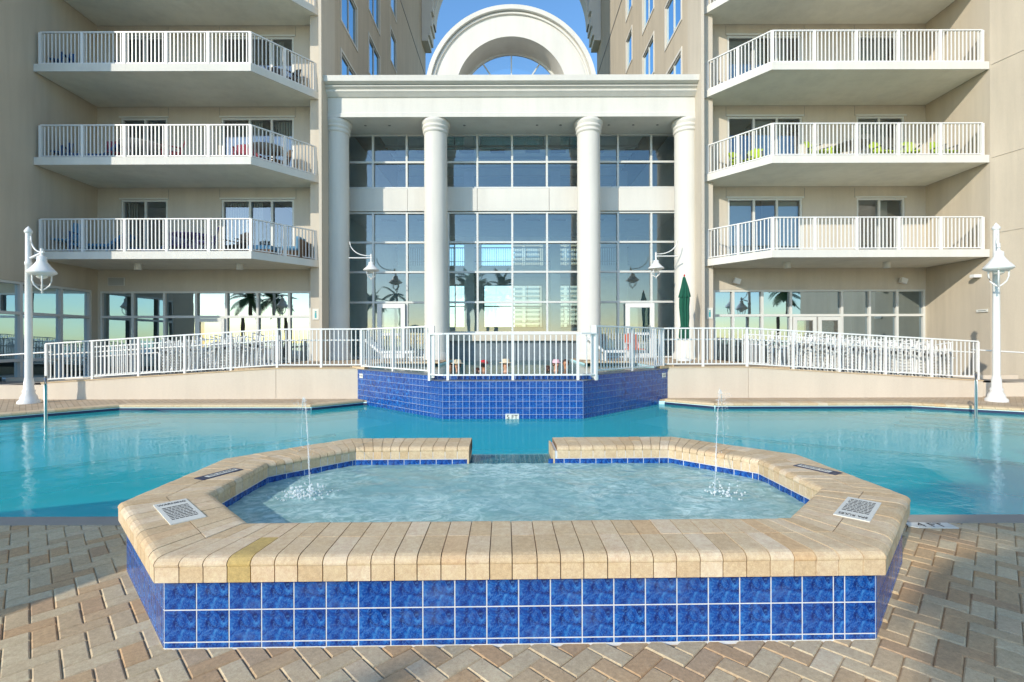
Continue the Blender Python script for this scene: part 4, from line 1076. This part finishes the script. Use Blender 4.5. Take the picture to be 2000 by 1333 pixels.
# front faces as fans to the top corners
for base, tr1, tl1, sr, sl_ in ((0, b0, b0+1, b0+4, b0+5), (m_, b0+2, b0+3, b0+6, b0+7)):
    fs.append((sr, base, tr1)); fs.append((sl_, tl1, base+n_))
    for i in range(half): fs.append((base+i, base+i+1, tr1))
    for i in range(half, n_): fs.append((base+i, base+i+1, tl1))
    fs.append((base+half, tl1, tr1))
bro = MB().add(vs, fs).build('arch_bridge', 'trim'); tag(bro, 'high cream arch bridging the two wings far behind the pediment', 'arch')
# condo tower beyond
cd = empty('condo_tower', (24, 330, 0), 0, label='distant cream condominium tower seen through the lobby glass', cat='building')
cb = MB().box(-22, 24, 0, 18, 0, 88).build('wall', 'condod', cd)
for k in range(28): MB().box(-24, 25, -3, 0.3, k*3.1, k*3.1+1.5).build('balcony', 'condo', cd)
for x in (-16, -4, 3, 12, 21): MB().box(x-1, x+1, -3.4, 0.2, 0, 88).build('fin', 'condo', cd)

# ------------------------------------------------------------------ lamps
def lamp_head(parent, c, sc=1.0, q=0.72):
    cx, cy, cz = c; h = lambda r, z: (r*sc*q, z*sc)
    MB().lathe((cx, cy, cz), [h(0.03, 0.34), h(0.045, 0.30), h(0.035, 0.27), h(0.06, 0.25), h(0.13, 0.22), h(0.135, 0.12), h(0.15, 0.09), h(0.23, 0.0), h(0.34, -0.10), h(0.36, -0.115), h(0.39, -0.15), h(0.39, -0.17), h(0.33, -0.20), h(0.26, -0.23), h(0.24, -0.235), h(0.0, -0.22)], 28).build('lamp_shade', 'white', parent)
    MB().lathe((cx, cy, cz), [h(0.16, -0.225), h(0.15, -0.27), h(0.08, -0.31), h(0.0, -0.32)], 20).build('lamp_lens', 'lens', parent)
    cg = MB()
    for k in range(4):
        t = R(45+90*k); a = []
        for rr, zz in ((0.235, -0.22), (0.235, -0.36), (0.19, -0.46), (0.10, -0.54), (0.02, -0.585)):
            a.append((cx+rr*sc*q*math.cos(t), cy+rr*sc*q*math.sin(t), cz+zz*sc))
        cg.tube(a, 0.018*sc, 6)
    cg.lathe((cx, cy, cz), [h(0.0, -0.67), h(0.03, -0.64), h(0.015, -0.61), h(0.05, -0.58), h(0.03, -0.55), h(0.0, -0.54)], 12)
    cg.build('cage', 'white', parent)
def lamp_post(loc, ang, label):
    e = empty('lamp_post', loc, 0, label=label, cat='street lamp', group='white lamp posts beside the pool')
    MB().lathe((0, 0, 0), [(0.215, 0.0), (0.215, 0.05), (0.17, 0.10), (0.16, 0.16), (0.115, 0.24), (0.125, 0.30), (0.10, 0.34), (0.095, 0.52), (0.085, 0.56), (0.085, 0.6)], 24).build('base', 'white', e)
    MB().lathe((0, 0, 0), [(0.078, 0.58), (0.074, 2.0), (0.066, 3.35), (0.076, 3.36), (0.076, 3.42), (0.062, 3.44), (0.06, 4.12)], 24, 0.08).build('shaft', 'white', e)
    MB().lathe((0, 0, 0), [(0.06, 4.12), (0.08, 4.14), (0.08, 4.18), (0.045, 4.24), (0.0, 4.30)], 16).build('finial', 'white', e)
    d = Vector((math.cos(ang), math.sin(ang), 0)); Z = Vector((0, 0, 1)); L = 0.38
    b = MB(); b.tube([d*0.06+Z*3.52, d*(L+0.06)+Z*3.66], 0.028)
    pts = [d*0.07+Z*4.05]+[d*(0.07+0.27*(1-math.cos(R(a))))+Z*(3.66+0.38*(1-math.sin(R(a)))) for a in range(10, 91, 16)]
    b.tube(pts, 0.018); b.tube([d*L+Z*3.58, d*L+Z*3.74], 0.035)
    b.build('bracket', 'white', e)
    lamp_head(e, tuple(d*L+Z*3.32), 1.0)
lamp_post((PX(56, 11.8), 11.8, 0.0), R(-8), 'white lamp post at the left edge with lantern hanging to its right')
lamp_post((PX(1946, 11.7), 11.7, 0.0), R(-129), 'white lamp post at the right edge with lantern hanging in front')
def wall_lamp(x, y, z, s, label):
    e = empty('wall_lamp', (x, y, z), 0, label=label, cat='wall lamp', group='lanterns on column brackets')
    L = 0.83; b = MB(); b.tube([(0, 0, 0), (s*L, 0, 0)], 0.022); pts = [(s*(0.03+0.62*(1-math.cos(R(a)))), 0, 0.08+0.5*(1-math.sin(R(a)))) for a in range(0, 91, 10)]
    b.tube(pts, 0.018); b.tube([(s*0.62, 0, 0.08), (s*L, 0, 0.08)], 0.012); b.tube([(s*(L-0.04), 0, -0.12), (s*(L-0.04), 0, 0.14)], 0.03); b.build('bracket', 'white', e)
    lamp_head(e, (s*(L-0.04), 0, -0.32), 0.72, 1.0)
wall_lamp(PX(682, 17.3), 17.3, 1.48+163/950*17.3, 1, 'small white lantern bracketed off the leftmost column')
wall_lamp(PX(1325, 17.3), 17.3, 1.48+165/950*17.3, -1, 'small white lantern bracketed off the rightmost column')
# ------------------------------------------------------------------ wall fittings
def at(px, py, Y): return (PX(px, Y), Y, H+(666-py)/950*Y)
v = empty('air_vent', at(228, 548, YB-0.02), 0, label='grey louvred vent above the left ground floor windows', cat='vent')
MB().box(-0.31, 0.31, -0.02, 0.01, -0.15, 0.15).build('vent_frame', 'frame', v)
for k in range(7): MB().box(-0.28, 0.28, -0.035, -0.015, -0.13+k*0.04, -0.115+k*0.04).build('slat', 'grey', v)
for px, lab in ((1438, 'white floodlight over the right windows near the pier'), (1762, 'white floodlight over the right windows near the side wall')):
    e = empty('floodlight', at(px, 550, YB-0.1), 0, label=lab, cat='light')
    MB().box(-0.10, 0.12, -0.12, 0.02, -0.10, 0.09, Matrix.Rotation(R(18), 4, 'Y')).build('housing', 'white', e); MB().tube([(0, 0.1, 0), (0, 0, 0)], 0.03).build('mount', 'grey', e)
def right_wall_pt(px, py):
    k = (px-1000)/950   # X = k Y, on line X = 15.2 + 2.35*(15.45-Y)/8.85
    Y = (15.2+2.35*15.45/8.85)/(k+2.35/8.85) if px > 1935 else 15.2/k
    return (k*Y-0.02, Y, H+(666-py)/950*Y)
p = right_wall_pt(1906, 543); e = empty('security_camera', p, 0, label='small white security camera on the right side wall', cat='camera')
MB().tube([(0, 0, 0), (-0.1, -0.04, 0)], 0.03).build('arm', 'white', e); MB().box(-0.22, 0.02, -0.2, -0.04, -0.04, 0.06).build('body', 'white', e)
p = right_wall_pt(1922, 609); e = empty('small_sign', p, R(90-0), label='narrow white sign on the right side wall above the ramp', cat='sign')
MB().box(-0.16, 0.22, 0, 0.02, -0.045, 0.045).build('plate', 'signplate', e); MB().box(-0.1, 0.16, 0.02, 0.024, -0.01, 0.01).build('lettering', 'grey', e)
for px, s in ((617, 'left'), (1386, 'right')):
    e = empty('restroom_sign', at(px, 613, 17.29), 0, label='small pale sign with a teal figure on the %s pier' % s, cat='sign')
    MB().prism([(-0.11, -0.02), (0.11, -0.02), (0.11, 0.0), (-0.11, 0.0)], -0.19, 0.2).build('plate', 'signplate', e)
    MB().box(-0.03, 0.03, -0.026, -0.02, -0.13, 0.05).build('figure', 'teal', e); MB().lathe((0, -0.022, 0.09), [(0.0, -0.03), (0.022, -0.02), (0.03, 0), (0.022, 0.02), (0, 0.03)], 10).build('figure', 'teal', e)

# ------------------------------------------------------------------ pool grab rails
for px, Y, lab in ((89, 9.35, 'steel pool grab rail at the left steps'), (1906, 9.9, 'steel pool grab rail at the right steps')):
    e = empty('grab_rail', (PX(px, Y), Y, -0.3), -math.atan2(PX(px, Y), Y), label=lab, cat='grab rail')
    MB().tube([(0, 0, -0.2), (0, 0, 0.95), (0, 0.08, 1.06), (0, 0.25, 1.1), (0, 0.9, 1.0), (0, 1.05, 0.9), (0, 1.1, 0.3)], 0.024, 10).build('rail', 'steel', e)
# ------------------------------------------------------------------ closed green umbrella
e = empty('closed_umbrella', (PX(1337, 16.4), 16.4, DK), 0, label='closed green patio umbrella standing before the rightmost column', cat='umbrella')
MB().tube([(0, 0, 0), (0, 0, 2.75)], 0.022).build('pole', 'white', e)
MB().lathe((0, 0, 0), [(0.25, 0), (0.25, 0.05), (0.06, 0.09), (0.05, 0.3)], 20).build('base', 'frame', e)
mb = MB(); nn_ = 20
prof_ = [(0.15, 0.72), (0.17, 0.82), (0.165, 1.10), (0.13, 1.16), (0.15, 1.45), (0.16, 1.8), (0.17, 2.1), (0.15, 2.12), (0.20, 2.14), (0.12, 2.5), (0.05, 2.8), (0.02, 2.84)]
vs = []
for j, (r, z) in enumerate(prof_):
    for k in range(nn_):
        t = 2*math.pi*k/nn_; rr = 0.84*r*(1+(0.22 if k % 2 else -0.12)*min(1, r*8)); zz = z + (0.03*math.sin(k*2.1) if j in (0, 8) else 0)
        vs.append((rr*math.cos(t)+0.012*math.sin(z*6), rr*math.sin(t), zz))
fs = [(j*nn_+k, j*nn_+(k+1) % nn_, (j+1)*nn_+(k+1) % nn_, (j+1)*nn_+k) for j in range(len(prof_)-1) for k in range(nn_)]
mb.add(vs, fs); mb.build('canopy', 'umb', e)
MB().lathe((0, 0, 2.84), [(0.0, 0.08), (0.03, 0.05), (0.02, 0.0)], 10).build('finial', 'red', e)
MB().tube([(0.15*math.cos(t/12*6.283), 0.15*math.sin(t/12*6.283), 1.14) for t in range(13)], 0.012, 6).build('strap', 'umb', e)
# ------------------------------------------------------------------ folded white chairs on the ramps
def chair_mesh(v):
    r = random.Random(v); mb = MB(); w_ = 0.29; h_ = 0.98
    for y in (0, 0.16, 0.30):
        for z0, z1 in ((0.0, h_ - 0.08*(y > 0.1)),):
            mb.bar((0, y-0.02, z0), (0.06+0.02*(y > 0.1), y+0.05, z1), 0.026)
    mb.bar((0.0, -0.02, 0.02), (0.0, 0.30, 0.02), 0.026); mb.bar((0.06, 0.02, h_), (0.08, 0.30, h_-0.04), 0.03)
    for k in range(9): mb.bar((0.0+0.006*k, 0.0, 0.10+k*0.085), (0.0+0.006*k, 0.28, 0.10+k*0.085+r.uniform(-0.01, 0.01)), 0.03, 0.055)
    mb.bar((0.09, 0.05, 0.1), (0.03, 0.25, 0.75), 0.03); mb.bar((0.10, -0.03, 0.55), (0.1, 0.28, 0.62), 0.04, 0.03)
    return setmat(mb.mesh('folded_chair'), 'white')
cms = [chair_mesh(v) for v in range(3)]
knob = setmat(MB().box(-0.012, 0.03, -0.04, -0.025, 0.60, 0.68).box(-0.01, 0.03, -0.04, -0.025, 0.02, 0.09).mesh('hinge'), 'dark')
def rampz(x):
    X = abs(x); return (DK if X < 6.1 else DK-0.36*(X-6.1)/6.0)-0.01
for side, xs in ((1, [7.0+i*0.152 for i in range(33)]), (-1, [-6.9-i*0.2 for i in range(14)])):
    for i, x in enumerate(xs):
        if side == 1 and i in (2, 3): continue
        xo = x+rng.uniform(-0.03, 0.03)
        e = empty('folded_chair', (xo, 13.15+rng.uniform(-0.08, 0.08), rampz(xo)), R(rng.uniform(-16, 16)),
                  label='folded white strap chair in the dense upright row on the right ramp' if side == 1 else 'folded white strap chair in the short row on the left ramp', cat='chair', group='folded white chairs on the right ramp' if side == 1 else 'folded white chairs on the left ramp')
        sc = rng.uniform(0.92, 1.02); e.scale = (1, 1, sc)
        share('chair_frame', cms[i % 3], e, (0, 0, 0)); share('hinge', knob, e, (0, 0, 0))
# ------------------------------------------------------------------ balcony furniture
def chair(loc, rz, mat, label, frame=None, sc=1.0, group=None):
    e = empty('patio_chair', loc, rz, label=label, cat='chair', group=group); e.scale = (sc,)*3; fr = frame or mat
    MB().box(-0.27, 0.27, -0.27, 0.25, 0.40, 0.44).build('seat', mat, e)
    m = Matrix.Translation((0, 0.25, 0.42)) @ Matrix.Rotation(R(-14), 4, 'X')
    for k in range(5): MB().box(-0.26+k*0.108, -0.17+k*0.108, -0.012, 0.012, 0.0, 0.60-0.03*abs(k-2), m).build('back_slat', mat, e)
    for x in (-0.26, 0.26):
        for y in (-0.24, 0.24): MB().bar((x, y, 0), (x, y, 0.62), 0.035).build('leg', fr, e)
        MB().box(x-0.035, x+0.035, -0.28, 0.28, 0.62, 0.645).build('armrest', fr, e)
    return e
def table(loc, r, h, mat, label):
    e = empty('patio_table', loc, 0, label=label, cat='table')
    MB().lathe((0, 0, h), [(0, 0), (r, 0), (r+0.015, -0.015), (r, -0.03), (0, -0.03)], 28).build('tabletop', mat, e)
    for k in range(4):
        t = R(45+90*k); MB().tube([(0.7*r*math.cos(t), 0.7*r*math.sin(t), 0), (0.45*r*math.cos(t), 0.45*r*math.sin(t), h*0.5), (0.65*r*math.cos(t), 0.65*r*math.sin(t), h-0.03)], 0.018).build('leg', mat, e)
    return e
def lounger(loc, rz, mat, label, legs='blue_pl'):
    e = empty('chaise_lounge', loc, rz, label=label, cat='lounger')
    MB().box(-0.32, 0.32, -0.6, 0.5, 0.28, 0.36).build('cushion', mat, e)
    m = Matrix.Translation((0, 0.5, 0.32)) @ Matrix.Rotation(R(-50), 4, 'X')
    MB().box(-0.32, 0.32, -0.04, 0.04, 0, 0.65, m).build('backrest', mat, e)
    for x in (-0.28, 0.28):
        for y in (-0.55, 0.45): MB().bar((x, y, 0), (x, y, 0.28), 0.04).build('leg', legs, e)
    return e
F1, F2, F3 = FL[0]+0.01, FL[1]+0.01, FL[2]+0.01
bx = lambda px, Y=16.4: PX(px, Y)
chair((bx(128), 16.4, F1), R(10), 'sky_fab', 'blue cushioned armchair at the far left of the lowest left balcony', 'blue_pl', 1.25)
lounger((bx(195), 16.3, F1), R(-80), 'blue_fab', 'low blue chaise lounge on the lowest left balcony behind the railing')
lounger((bx(245), 17.1, F1), R(-60), 'blue_pl', 'dark blue chaise at the back of the lowest left balcony')
table((bx(372), 16.6, F1), 0.62, 0.74, 'purple', 'dark violet round table on the lowest left balcony')
chair((bx(335), 16.8, F1), R(40), 'purple', 'dark violet chair left of the round table, lowest left balcony')
chair((bx(405), 16.3, F1), R(-60), 'purple', 'dark violet chair right of the round table, lowest left balcony')
chair((bx(446), 16.9, F1), R(-20), 'black', 'black slatted chair before the sliding doors, lowest left balcony')
for px, Y, rz, lab in ((515, 16.9, 0, 'wicker footstool with blue cushion by the lowest left angled railing'), (575, 17.2, 90, 'brown wicker armchair with blue cushion at the end of the lowest left balcony')):
    e = empty('wicker_seat', (PX(px, Y), Y, F1), R(rz), label=lab, cat='seat')
    MB().box(-0.38, 0.38, -0.3, 0.3, 0.0, 0.28).build('base', 'wicker', e); MB().box(-0.37, 0.37, -0.29, 0.29, 0.281, 0.42).build('cushion', 'sky_fab', e)
    if rz: MB().box(-0.38, 0.38, -0.42, -0.30, 0.0, 0.66).build('backrest', 'wicker', e); MB().box(-0.3, 0.3, -0.295, -0.18, 0.421, 0.78).build('back_cushion', 'sky_fab', e)
chair((bx(118), 16.3, F2), R(15), 'blue_pl', 'dark blue chair at the far left of the second left balcony')
lounger((bx(185), 16.4, F2), R(-85), 'blue_pl', 'low dark chaise on the second left balcony')
chair((bx(228), 16.4, F2), R(40), 'red_fab', 'dusky red chair left of the glass table, second left balcony')
table((bx(282), 16.4, F2), 0.7, 0.72, 'frame', 'pale oval table on the second left balcony')
chair((bx(335), 16.4, F2), R(-50), 'red_fab', 'dusky red chair right of the glass table, second left balcony')
chair((bx(470), 16.6, F2), R(20), 'red_fab', 'dusky red chair before the triple sliding doors, second left balcony')
table((bx(515), 16.7, F2), 0.6, 0.74, 'grey', 'dark mesh table at the angled corner of the second left balcony')
chair((PX(545, 17.2), 17.2, F2), R(-40), 'wicker', 'brown chair right of the mesh table, second left balcony')
chair((PX(505, 17.35), 17.35, F2), R(170), 'red_fab', 'dusky red chair behind the mesh table, second left balcony')
chair((bx(118), 16.3, F3), R(12), 'blue_pl', 'blue slatted chair at the far left of the third left balcony', None, 1.15)
chair((bx(215), 16.7, F3), R(-10), 'blue_pl', 'smaller blue chair in the middle of the third left balcony')
chair((PX(538, 17.1), 17.1, F3), R(20), 'black', 'black metal chair behind the third left angled railing')
chair((PX(562, 17.3), 17.3, F3), R(-30), 'black', 'black metal chair closest to the pier on the third left balcony')
# right wing
for i, (px, Y, rz, lab) in enumerate(((1448, 17.2, 20, 'lime green chair behind the second right angled railing'), (1475, 16.9, -30, 'lime green chair at the bend of the second right railing'), (1600, 16.3, 30, 'lime green chair left of the dark table, second right balcony'), (1630, 16.7, -20, 'lime green chair just beside the dark table, second right balcony'), (1726, 16.3, 10, 'lime green chair right of the dark table, second right balcony'), (1778, 16.3, -20, 'lime green low chair in the sun, second right balcony'), (1845, 16.3, 10, 'rightmost lime green chair on the second right balcony'))):
    chair((PX(px, Y), Y, F2), R(rz), 'green_fab', lab, 'grey', 0.9)
table((bx(1668), 16.5, F2), 0.55, 0.74, 'grey', 'dark slatted table on the second right balcony')
chair((PX(1468, 17.0), 17.0, F3), R(-20), 'wicker', 'brown chair behind the third right angled railing', None, 0.7)
# deck furniture seen through the railings in front of the lobby
chair((PX(1240, 16.2), 16.2, DK), R(10), 'orange', 'orange towel covered chair beside the right lobby door', 'white', 0.95)
lounger((PX(1205, 16.6), 16.6, DK), R(90), 'white', 'white lounge chair outside the right lobby windows', 'white')
lounger((PX(775, 16.4), 16.4, DK), R(90), 'white', 'white lounge chair outside the left lobby door', 'white')
# ------------------------------------------------------------------ bathers
def person(loc, rz, skin, label, hat=None, hairc='hair', lean=0.0):
    e = empty('person', loc, rz, label=label, cat='person')
    pts = [(0, 0, -0.55, .15), (0, 0, -0.25, .14), (0, 0, -0.02, .15), (0, 0, 0.06, .06), (0, lean, 0.12, .05), (0, lean-0.005, 0.17, .068), (0, lean-0.015, 0.245, .082), (0, lean-0.005, 0.31, .062),
           (-.17, 0, -.01, .055), (-.23, -.06, -.22, .045), (-.20, -.22, -.35, .035), (.17, 0, -.01, .055), (.23, -.06, -.22, .045), (.20, -.22, -.35, .035)]
    ed = [(0, 1), (1, 2), (2, 3), (3, 4), (4, 5), (5, 6), (6, 7), (2, 8), (8, 9), (9, 10), (2, 11), (11, 12), (12, 13)]
    me = bpy.data.meshes.new('body'); me.from_pydata([p[:3] for p in pts], ed, []); me.materials.append(M[skin])
    b_ = bmesh.new(); b_.from_mesh(me); ly = b_.verts.layers.skin.verify(); b_.verts.ensure_lookup_table()
    for v_, p in zip(b_.verts, pts): v_[ly].radius = (p[3], p[3]); v_[ly].use_root = False
    b_.verts[0][ly].use_root = True; b_.to_mesh(me); b_.free()
    o = link('body', me, e); o.modifiers.new('s', 'SKIN').use_smooth_shade = True; m2 = o.modifiers.new('u', 'SUBSURF'); m2.levels = 1; m2.render_levels = 1
    f = MB(); f.lathe((0, lean-0.085, 0.225), [(0.0, 0.025), (0.012, 0.0), (0.014, -0.015), (0, -0.02)], 8); f.build('nose', skin, e)
    for x in (-.028, .028): MB().lathe((x, lean-0.077, 0.25), [(0, .006), (.008, 0), (0, -.006)], 8).build('eye', 'dark', e)
    MB().box(-.02, .02, lean-.08, lean-.072, .185, .192).build('mouth', 'red_fab', e)
    for x in (-.08, .08): MB().lathe((x, lean, 0.235), [(0, .025), (.012, 0), (0, -.025)], 8).build('ear', skin, e)
    hz_ = 0.25
    MB().lathe((0, lean+0.018, hz_), [(0.075, -0.06), (0.088, 0.0), (0.082, 0.05), (0.05, 0.092), (0, 0.105)], 16).build('hair', hairc, e)
    if hat:
        if hat in ('straw',): MB().lathe((0, lean-0.005, hz_+0.05), [(0.17, -0.01), (0.165, 0.0), (0.095, 0.01), (0.088, 0.075), (0.06, 0.09), (0, 0.092)], 20).build('hat', hat, e)
        else:
            MB().lathe((0, lean, hz_+0.02), [(0.096, 0.0), (0.094, 0.04), (0.07, 0.085), (0, 0.10)], 18).build('cap', hat, e)
            MB().box(-.06, .06, lean-.17, lean-.08, hz_+.025, hz_+.037).build('cap_peak', hat, e)
YP = 12.3
def bather(px, py_top, rz, skin, label, hat=None, Y=YP, lean=0.0):
    z = H+(666-py_top)/950*Y-0.36; person((PX(px, Y), Y, z), R(rz), skin, label, hat, lean=lean)
bather(879, 707, 20, 'skin1', 'bather with bare brown head left of the straw hatted one in the upper pool')
bather(894, 704, -10, 'skin2', 'bather in pale straw hat near the left end of the upper pool', 'straw')
bather(945, 703, 150, 'skin1', 'bather in red cap in the upper pool', 'red', lean=0.0)
bather(933, 717, 60, 'skin2', 'bather sunk to the chin left of the red cap', None)
bather(988, 703, 5, 'skin2', 'bather in straw hat near the middle of the upper pool', 'straw', 12.0)
bather(1086, 702, 25, 'skin2', 'bather in pink cap in the right part of the upper pool', 'pink')
bather(1071, 713, 90, 'skin1', 'bather low in the water left of the pink cap', None)
bather(1105, 701, -15, 'skin1', 'rightmost bare headed bather in the upper pool', None, 13.5)
# ------------------------------------------------------------------ water jets
def jet(s, label, seed):
    r = random.Random(seed); e = empty('water_jet', (s*1.56, 3.73, 0.287), 0, label=label, cat='fountain jet')
    base = e.location
    def blob(mb, p, q):
        mb.lathe(p, [(0, q*1.2), (q*0.8, q*0.6), (q, 0), (q*0.7, -q*0.7), (0, -q)], 6)
    for strand in range(2):
        mb = MB(); fine = MB()
        y0, y1 = 6.9, 3.74+strand*0.12; x0, x1 = s*(3.0+0.06*strand), s*(1.555+0.09*strand); zt = (0.87 if s < 0 else 0.94)-0.05*strand
        def P(t):
            y = y0+(y1-y0)*t; x = x0+(x1-x0)*t
            z = (-0.12)*(1-t)+0.287*t + 4*(zt-0.09)*t*(1-t); return Vector((x, y, z))-base
        n_ = 220
        for i in range(n_):
            t = (i+r.random())/n_
            j = 0.004+0.022*(t if strand == 0 else t*1.6)*(0.4+strand)
            if strand and t > 0.55 and r.random() < 0.4: continue
            p = P(t)+Vector((r.gauss(0, j), r.gauss(0, j), r.gauss(0, j))); blob(mb, p, r.uniform(0.0018, 0.0048))
        if strand == 0: mb.tube([P(i/30) for i in range(31)], [0.0045+0.002*math.sin(i*1.9) for i in range(31)], 6)
        tag(mb.build('water_stream', 'spray', e), kind='stuff')
    sp = MB()
    for i in range(200 if s < 0 else 60):
        a = r.uniform(0, 6.28); rr = abs(r.gauss(0, 0.07)); x = rr*math.cos(a)*1.3 - s*(-0.10 if i % 2 else 0.0)*1.0; y = rr*math.sin(a)
        z = abs(r.gauss(0, 0.03))*(1.5 if rr < 0.07 else 0.6); blob(sp, (x, y, z), r.uniform(0.003, 0.011 if rr < .1 else .006))
    tag(sp.build('splash', 'spray', e), kind='stuff')
jet(-1, 'left arching water jet splashing into the spa', 1); jet(1, 'right arching water jet landing in the spa', 2)
# ------------------------------------------------------------------ palms behind the camera (they cast the dappled shade and show in the glass)
def palm(loc, h, label, seed, nf=17, fl=2.0, lean=(0, 0)):
    r = random.Random(seed); e = empty('palm_tree', loc, 0, label=label, cat='palm tree', group='palms on the beach side')
    L = Vector((lean[0], lean[1], h)); pts = [Vector((0, 0, 0)).lerp(L, t)+Vector((0.12*math.sin(t*3), 0.1*math.sin(t*2.2), 0)) for t in [i/9 for i in range(10)]]
    MB().tube(pts, [0.17-0.006*i+(0.02 if i % 2 else 0) for i in range(10)], 12).build('trunk', 'bark', e)
    cr = MB(); top = pts[-1]
    for k in range(nf):
        az = k*2.399+r.uniform(-.2, .2); el = R(75-100*k/nf+r.uniform(-8, 8)); f_l = fl*r.uniform(.85, 1.1); p = top.copy(); prev = None
        n_ = 14; d = Vector((math.cos(az)*math.cos(el), math.sin(az)*math.cos(el), math.sin(el))); path = [p.copy()]
        for i in range(n_):
            d = (d+Vector((0, 0, -0.105))).normalized(); p = p+d*f_l/n_; path.append(p.copy())
        side = Vector((-math.sin(az), math.cos(az), 0))
        for i in range(1, n_+1):
            a, b = path[i-1], path[i]; t = i/n_
            cr.add([a-side*.012, a+side*.012, b+side*.008, b-side*.008], [(0, 1, 2, 3)])
            for q in range(3):
                c = a.lerp(b, q/3); ll = fl*0.32*math.sin(math.pi*min(1, 0.18+t*0.78))*r.uniform(.85, 1.1); dr = (b-a).normalized()
                for s in (-1, 1):
                    tip = c+side*s*ll*0.86+dr*ll*0.45+Vector((0, 0, -0.28*ll)); mid = c.lerp(tip, .5)+Vector((0, 0, .05*ll))
                    wv = dr*0.022; cr.add([c-wv, c+wv, mid+wv, mid-wv, tip], [(0, 1, 2, 3), (3, 2, 4)])
    cr.build('crown', 'leaf', e)
palm((-3.7, -7.2, -0.01), 5.9, 'palm behind the camera shading the right paving', 1, 36, 2.3)
palm((-4.3, -8.6, -0.01), 6.9, 'tall palm next to the one shading the right paving', 11, 34, 2.2)
palm((-5.0, -8.6, -0.01), 6.4, 'palm among the group shading the right front corner', 13, 26, 1.9)
palm((-1.9, -7.0, -0.01), 5.4, 'short palm next to the one shading the right paving', 12, 34, 2.0)
palm((-1.2, -9.4, -0.01), 7.0, 'taller palm behind the camera further towards the beach', 2, 18, 2.0)
palm((-15.5, -14.0, -0.05), 6.0, 'palm far behind on the left', 3, 18, 2.0)
palm((-24.0, -8.5, -0.05), 5.4, 'palm reflected in the left ground floor glass', 4, 18, 2.2)
palm((-21.0, -7.5, -0.05), 5.0, 'shorter palm reflected in the left ground floor glass', 5, 18, 2.0)
palm((24.5, -7.5, -0.05), 5.8, 'palm reflected in the right ground floor glass', 6, 18, 2.1)
palm((29.0, -8.5, -0.05), 6.2, 'palm reflected at the right end of the glass', 7, 18, 2.1)
palm((-12.2, -11.5, -0.01), 6.6, 'palm shading the front left paving with thin streaks', 8, 7, 1.8)
# unseen parasol, added out of frame to the left to shade the pool edge
e = empty('parasol', (-7.15, -0.55, 0.0), 0, label='open green parasol added outside the frame on the left to cast shade', cat='umbrella')
MB().tube([(0, 0, 0), (0, 0, 2.9)], 0.025).build('pole', 'wood', e)
MB().lathe((0, 0, 0), [(1.5, 2.25), (1.0, 2.5), (0.5, 2.72), (0.02, 2.9)], 8).build('canopy', 'umb', e)
